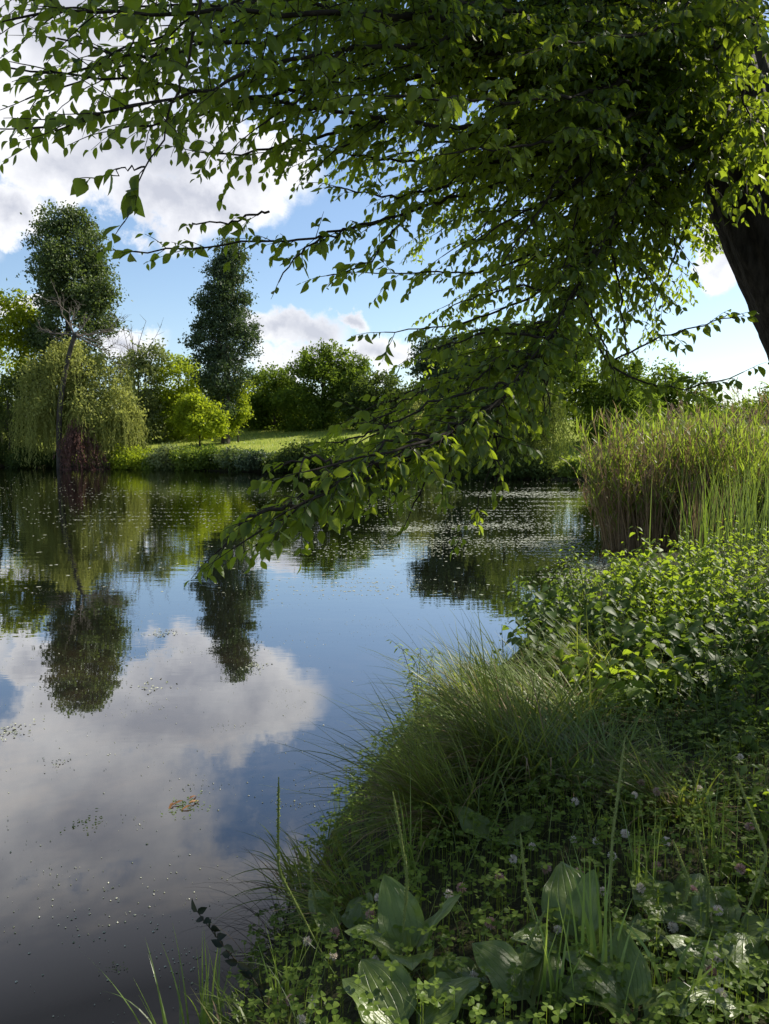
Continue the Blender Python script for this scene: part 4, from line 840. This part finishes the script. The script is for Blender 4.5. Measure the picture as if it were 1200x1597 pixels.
def plantain(px, py, leaves, spikes, label, seed):
    """leaves: (azimuth deg, length, width, rise, arch, roll); spikes: (px, py, distance offset, bend)"""
    rs = np.random.RandomState(seed); p = on(px, py); p[2] = gz(p[0], p[1]); t = thing('plantain', p, label, 'plantain plant', 'broad-leaved plantains at the front of the bank')
    for (a, ln, wd, ri, ar, ro) in leaves:
        mb = MB(); plantain_leaf(mb, p + (rs.normal() * .01, rs.normal() * .01, .01), R(a), ln, wd, ri, ar, rs, ro); mb.build('leaf', 'plantain', t)
    for (sx, sy, dy, be) in spikes: 
        b_ = on(sx + (px - sx) * .4, py); spike(t, (b_[0], b_[1], gz(b_[0], b_[1]) + .01), at(sx, sy, p[1] + dy * .5), rs, be * .9 + rs.choice([-1, 1]) * rs.uniform(.015, .04))
plantain(640, 1520, [(-25, .29, .15, .42, .5, .4), (-80, .26, .12, .6, .9, -.1), (70, .28, .11, .5, .5, .3), (178, .25, .17, .45, 1.1, 0), (120, .24, .13, .9, .6, 0), (-140, .2, .12, .8, .8, 0)],
         [(613, 1235, .0, .01), (435, 1212, .15, -.06)], 'plantain with a big upright leaf in the front centre of the bank', 701)
plantain(905, 1500, [(-5, .3, .19, .45, .9, .15), (40, .26, .13, .3, .5, .2), (-100, .25, .14, .9, .6, .1), (170, .24, .15, .7, .9, 0), (110, .24, .14, .8, .8, 0)],
         [(812, 1300, .1, .02), (975, 1150, .25, .01)], 'plantain with a pale ribbed leaf in the right half of the front', 702)
plantain(1130, 1500, [(10, .26, .16, .9, .7, .1), (100, .26, .17, .7, .7, .1), (-70, .22, .12, .8, .8, 0), (190, .22, .13, .9, .7, 0)],
         [(1145, 1200, .2, .1), (1085, 1290, .1, .0)], 'plantain at the right edge with a leaning seed spike', 703)
plantain(760, 1590, [(-30, .24, .15, .9, .8, 0), (60, .24, .14, .8, .8, .1), (-100, .22, .14, .9, .7, 0), (170, .2, .12, .8, .9, 0)], [(850, 1420, .1, 0)], 'plantain at the bottom edge between the two big ones', 704)
plantain(990, 1610, [(-40, .26, .15, .7, .9, 0), (35, .24, .12, .5, .6, .1), (90, .22, .14, .9, .7, 0), (-100, .22, .13, .8, .8, 0)], [], 'plantain cut by the bottom edge at the right', 705)
plantain(640, 1640, [(-30, .27, .17, .75, .75, .25), (-60, .26, .14, .8, .8, 0), (60, .26, .15, .7, .8, .1)], [], 'pale glossy plantain leaf cut by the bottom edge left of centre', 707)
plantain(1060, 1470, [(-30, .24, .16, .9, .6, .2), (50, .26, .17, .8, .7, .1), (120, .22, .14, .9, .8, 0), (-110, .22, .13, 1.0, .6, .1)], [(1050, 1310, .05, .02)], 'low spreading plantain between the pale ribbed one and the right edge', 708)
plantain(1175, 1575, [(-40, .26, .17, .8, .7, .1), (20, .24, .16, .9, .7, -.1), (-100, .24, .14, .9, .7, .1), (170, .2, .12, .9, .8, 0)], [], 'broad plantain in the bottom right corner', 709)
plantain(540, 1480, [(-60, .24, .13, 1.0, .5, .1), (10, .2, .12, .8, .7, .2), (90, .2, .12, .9, .7, 0)], [(478, 1320, .05, .02)], 'flat plantain beside the water at the left of the front', 710)
plantain(830, 1600, [(-50, .26, .17, .7, .8, .1), (20, .24, .15, .8, .8, .2), (80, .22, .14, .9, .7, 0)], [], 'broad plantain leaves cut by the bottom edge in the middle', 711)
plantain(780, 1330, [(-40, .24, .12, .8, .7, .2), (60, .22, .10, .9, .6, 0), (160, .2, .1, .8, .8, 0)], [(710, 1300, .1, 0)], 'small plantain under the arching sedge blades', 706)

# broad fresh grass blades at the front
def grass_tuft(px, py, n, hgt, w, label, seed, mat='freshgrass', lean=.25, azs=None, curve=.6):
    rs = np.random.RandomState(seed); p = on(px, py); p[2] = gz(p[0], p[1]); t = thing('grass_tuft', p, label, 'grass tuft', 'grass tufts at the front of the bank')
    P = p + rs.normal(size=(n, 3)) * (.025, .025, 0); a = rs.uniform(0, 6.28, n) if azs is None else np.array([R(azs[q % len(azs)]) for q in range(n)]) + rs.normal(size=n) * .2
    b = MB(); add_blades(b, P, a, hgt * rs.uniform(.6, 1.1, n), w * rs.uniform(.7, 1.1, n), rs.uniform(0, lean, n), rs.uniform(.1, curve, n), 9, taper=.97, twist=rs.uniform(-.8, .8, n)); b.build('foliage', mat, t, smooth=False)
grass_tuft(930, 1560, 12, .42, .013, 'bright broad grass blades beside the pale ribbed plantain leaf', 801, azs=(-40, -15, 20, 45))
grass_tuft(860, 1590, 9, .36, .011, 'light grass blades at the bottom edge right of centre', 802)
grass_tuft(1050, 1585, 9, .30, .02, 'short broad light-green blades at the bottom right', 803, curve=1.2, lean=.5)
grass_tuft(440, 1590, 12, .34, .008, 'grass tuft at the water edge near the bottom centre', 804, 'grass')
grass_tuft(330, 1610, 16, .36, .009, 'upright grass tuft at the bottom left corner of the bank', 805, 'grass', lean=.3)
grass_tuft(270, 1640, 9, .46, .008, 'long bent grass blades reaching out left over the water', 806, 'grass', lean=.7, azs=(-80, -60, -30), curve=1.6)
grass_tuft(1000, 1420, 14, .4, .006, 'thin grass tuft among the clover on the right', 807, 'grass')
grass_tuft(1120, 1350, 16, .4, .006, 'thin upright grass tuft near the nettle-like weeds', 808, 'grass')
grass_tuft(640, 1370, 14, .4, .006, 'thin grass tuft behind the big upright plantain leaf', 809, 'grass')

MAT['sprig_dark'] = leaf_mat('dark_sprig_leaf', (.010, .016, .010), (.022, .032, .018), tr=(.05, .05, .02), tf=.2, gloss=.02)
def dark_sprig():
    rs = np.random.RandomState(851); p = on(420, 1600); p[2] = gz(p[0], p[1]); t = thing('weed_sprig', p, 'dark-leaved sprig leaning over the water at the bottom left', 'wild plant')
    Q, ln = resample([p, at(405, 1535, p[1] + .0), at(360, 1490, p[1] + .05), at(308, 1422, p[1] + .1)], 14); sb, lb = MB(), MB(); tube(sb, Q, np.linspace(.003, .0012, 14), 5)
    P = np.repeat(Q[2:], 2, 0); m = len(P); sg = np.where(np.arange(m) % 2, 1, -1); D = np.stack([sg * .7 + rs.normal(size=m) * .2, rs.normal(size=m) * .5, rs.uniform(-.2, .8, m)], 1)
    add_leaves(lb, P, D, rs.normal(size=(m, 3)) + (0, -.8, .6), rs.uniform(.03, .055, m), .024, OVATE); sb.build('stem', 'twig', t); lb.build('foliage', 'sprig_dark', t)
dark_sprig()
def tangle():
    rs = np.random.RandomState(861); p = on(455, 1480); p[2] = gz(p[0], p[1]); t = thing('dead_stems', p, 'tangle of thin dark dead stems hanging into the water below the sedge', 'dead plant')
    b = MB(); n = 70; add_blades(b, p + rs.normal(size=(n, 3)) * (.06, .12, .02), R(-95) + rs.normal(size=n) * .7, rs.uniform(.18, .45, n), .0028, rs.uniform(.3, 1.0, n), rs.uniform(.8, 2.2, n), 8, taper=.7); b.build('stalk', 'twig', t, smooth=False)
tangle()

# clover heads
def clover_flowers():
    rs = np.random.RandomState(900); protos = []
    SP = [(897, 1250), (1000, 1222), (990, 1240), (975, 1300), (1025, 1235), (930, 1312), (1040, 1312), (1025, 1352), (895, 1310), (955, 1335), (852, 1355), (830, 1320), (800, 1340), (780, 1370), (870, 1450),
          (860, 1395), (765, 1440), (740, 1522), (650, 1445), (578, 1427), (585, 1498), (480, 1468), (522, 1455), (520, 1490), (490, 1560), (455, 1560), (470, 1590), (1050, 1446), (1110, 1516), (1120, 1497),
          (1125, 1550), (1155, 1355), (1155, 1180), (1120, 1420), (1080, 1390), (670, 1450), (700, 1395), (720, 1385), (590, 1400), (1090, 1230), (1170, 1290), (940, 1390), (1000, 1385), (905, 1360), (560, 1530)]
    for v in range(3):
        m = 90; u = nrm(rs.normal(size=(m, 3))); hb = MB(); R0 = (.0135, .0150, .0115)[v]
        add_leaves(hb, u * R0 * .45, u + (0, 0, .45), rs.normal(size=(m, 3)), R0 * .9, R0 * .35, LANCE)
        protos.append((hb.mesh('flower_head', np.zeros(3), False), ('petal', 'petal_pink', 'petal')[v]))
    for me, mt in protos: me.materials.append(MAT[mt])
    sbm = MB(); tube(sbm, [(0, 0, 0), (.004, .002, -.05), (.002, .006, -.12), (0, 0, -.2)], [.0013, .0013, .0015, .0015], 4); sm = sbm.mesh('stem', np.zeros(3), True); sm.materials.append(MAT['herb_stem'])
    where = lambda px, py: ('among the sedge' if py < 1330 and px < 860 else 'by the plantain in the front centre' if px < 700 and py > 1380 else 'in the clover on the right' if px >= 860 and py < 1400 else 'by the plantains at the front right' if px >= 860 else 'between the two big plantains')
    for k, (px, py) in enumerate(SP):
        g = on(px, py + 40); Y = g[1] ; p = at(px, py, Y - .02); v = k % 3
        pink = v == 1
        t = thing('clover_flower', p, ('pinkish faded' if pink else 'small white' if v == 2 else 'round whitish') + ' clover head ' + where(px, py), 'flower', 'clover heads on the bank')
        h = bpy.data.objects.new('flower_head', protos[v][0]); COL.objects.link(h); h.parent = t; h.rotation_euler = (rs.normal() * .3, rs.normal() * .3, rs.uniform(0, 6)); h.scale = (1,) * 3
        s = bpy.data.objects.new('stem', sm); COL.objects.link(s); s.parent = t; s.rotation_euler = (0, 0, rs.uniform(0, 6))
clover_flowers()

# ------------------------------------------------------------------ on the water
def floating():
    rs = np.random.RandomState(950); mb = MB()
    def flecks(x, y, r):
        n = len(x); a = np.linspace(0, 2 * math.pi, 6, endpoint=False); ph = rs.uniform(0, 6, n)
        rr = r[:, None] * rs.uniform(.5, 1.2, (n, 6)); V = np.empty((n, 7, 3)); V[:, 0] = np.stack([x, y, np.full(n, .006)], 1)
        V[:, 1:, 0] = x[:, None] + rr * np.cos(a + ph[:, None]); V[:, 1:, 1] = y[:, None] + rr * np.sin(a + ph[:, None]); V[:, 1:, 2] = .002
        f = np.array([(0, 1 + q, 1 + (q + 1) % 6, -1) for q in range(6)]); mb.add(V, np.where(f[None] >= 0, f[None] + (np.arange(n) * 7)[:, None, None], -1))
    def keep(x, y, r): k = lake_sd(x, y) < -.05; flecks(x[k], y[k], r[k])
    for q in range(110):
        cy = 1.9 + 10 * rs.uniform() ** 1.5; cx = rs.uniform(-.62, .3) * cy; m = rs.randint(5, 34); sg = rs.uniform(.02, .13) * (1 + cy * .12)
        keep(cx + rs.normal(size=m) * sg * 1.6, cy + rs.normal(size=m) * sg, rs.uniform(.0012, .0052, m) * rs.uniform(.6, 1.4))
    n = 900; Yv = 1.9 + 9 * rs.uniform(size=n) ** 1.6; x = rs.uniform(-.62, .35, n) * Yv; keep(x, Yv, .0015 + .006 * rs.uniform(size=n) ** 4)
    n = 1100; Yv = rs.uniform(10, 45, n); x = rs.uniform(-.52, .4, n) * Yv; keep(x, Yv, rs.uniform(.012, .04, n))
    # drifting rows on the right and middle
    for (px, py, w, h, m, r) in [(a, b, c, d, int(e * 2.2), f) for a, b, c, d, e, f in [(760, 820, 160, 8, 520, .05), (640, 825, 60, 5, 260, .05), (850, 845, 70, 12, 500, .04), (820, 770, 110, 5, 420, .09), (700, 845, 150, 10, 420, .04), (870, 860, 60, 14, 420, .035), (800, 800, 120, 14, 300, .05),
                                 (560, 790, 130, 10, 220, .06), (250, 805, 250, 18, 260, .05), (620, 860, 200, 12, 260, .04), (860, 775, 60, 22, 400, .07), (330, 770, 330, 14, 260, .08), (940, 880, 70, 10, 500, .03), (900, 900, 60, 14, 300, .025), (540, 915, 120, 20, 120, .03)]]:
        qx = px + rs.normal(size=m) * w * .5; qy = py + np.round(rs.normal(size=m) * 1.6) * h / 1.6 * .5 + rs.normal(size=m) * .8
        P = np.array([hit_water(a, b) for a, b in zip(qx, qy)]); keep(P[:, 0], P[:, 1], r * .55 * rs.uniform(.2, 1.3, m) ** 1.3)
    tag(mb.build('duckweed', 'duckweed', smooth=False), 'whitish duckweed flecks drifting on the lake', 'duckweed', kind='stuff')
def hit_water(px, py):
    d = ray(px, py); k = -CAM_Z / d[2]; return np.array([0, 0, CAM_Z]) + d * k
floating()
def weed_mat(px, py, w, n, label, seed, mat='duckweed', leafs=0):
    rs = np.random.RandomState(seed); c = hit_water(px, py); t = thing('floating_weed', (c[0], c[1], 0), label, 'water weed', 'floating weed patches'); W_ = w * np.linalg.norm(c) / F; mb = MB()
    P = c + np.stack([rs.normal(size=n) * W_ * .4, rs.normal(size=n) * W_ * .45, np.full(n, .004) + rs.uniform(0, .006, n)], 1)
    D = rs.normal(size=(n, 3)) * (1, 1, .05); add_leaves(mb, P, D, np.array([0, 0, 1.]) + rs.normal(size=(n, 3)) * .15, W_ * rs.uniform(.06, .16, n), W_ * .07, OVATE); mb.build('foliage', mat, t, smooth=False)
    if leafs:
        lb = MB(); add_leaves(lb, c + rs.normal(size=(leafs, 3)) * (W_ * .2, W_ * .2, 0) + (0, 0, .012), rs.normal(size=(leafs, 3)) * (1, 1, .1), np.array([[0, 0, 1.]] * leafs) + rs.normal(size=(leafs, 3)) * .2, W_ * .5, W_ * .13, LANCE); lb.build('dead_leaf', 'dead_leaf', t)
weed_mat(8, 1142, 40, 70, 'largest weed patch at the left edge on the grey cloud reflection', 961)
weed_mat(288, 1256, 40, 60, 'weed patch with brown leaf bits floating on the cloud reflection', 962, 'freshgrass', 5)
weed_mat(252, 989, 34, 50, 'pale weed patch between the two poplar reflections', 963)
weed_mat(395, 1039, 34, 50, 'pale weed patch right of the slender poplar reflection', 964)
weed_mat(130, 1285, 40, 30, 'dark sparse weed patch left of the brown leaf bits', 965, 'herb_dark')
weed_mat(88, 1190, 30, 24, 'thin weed patch above the dark sparse one', 966)
weed_mat(240, 1070, 40, 24, 'faint weed patch on the bright cloud reflection edge', 967)
weed_mat(180, 1510, 26, 16, 'small green weed patch near the bottom left grass', 968, 'clover')
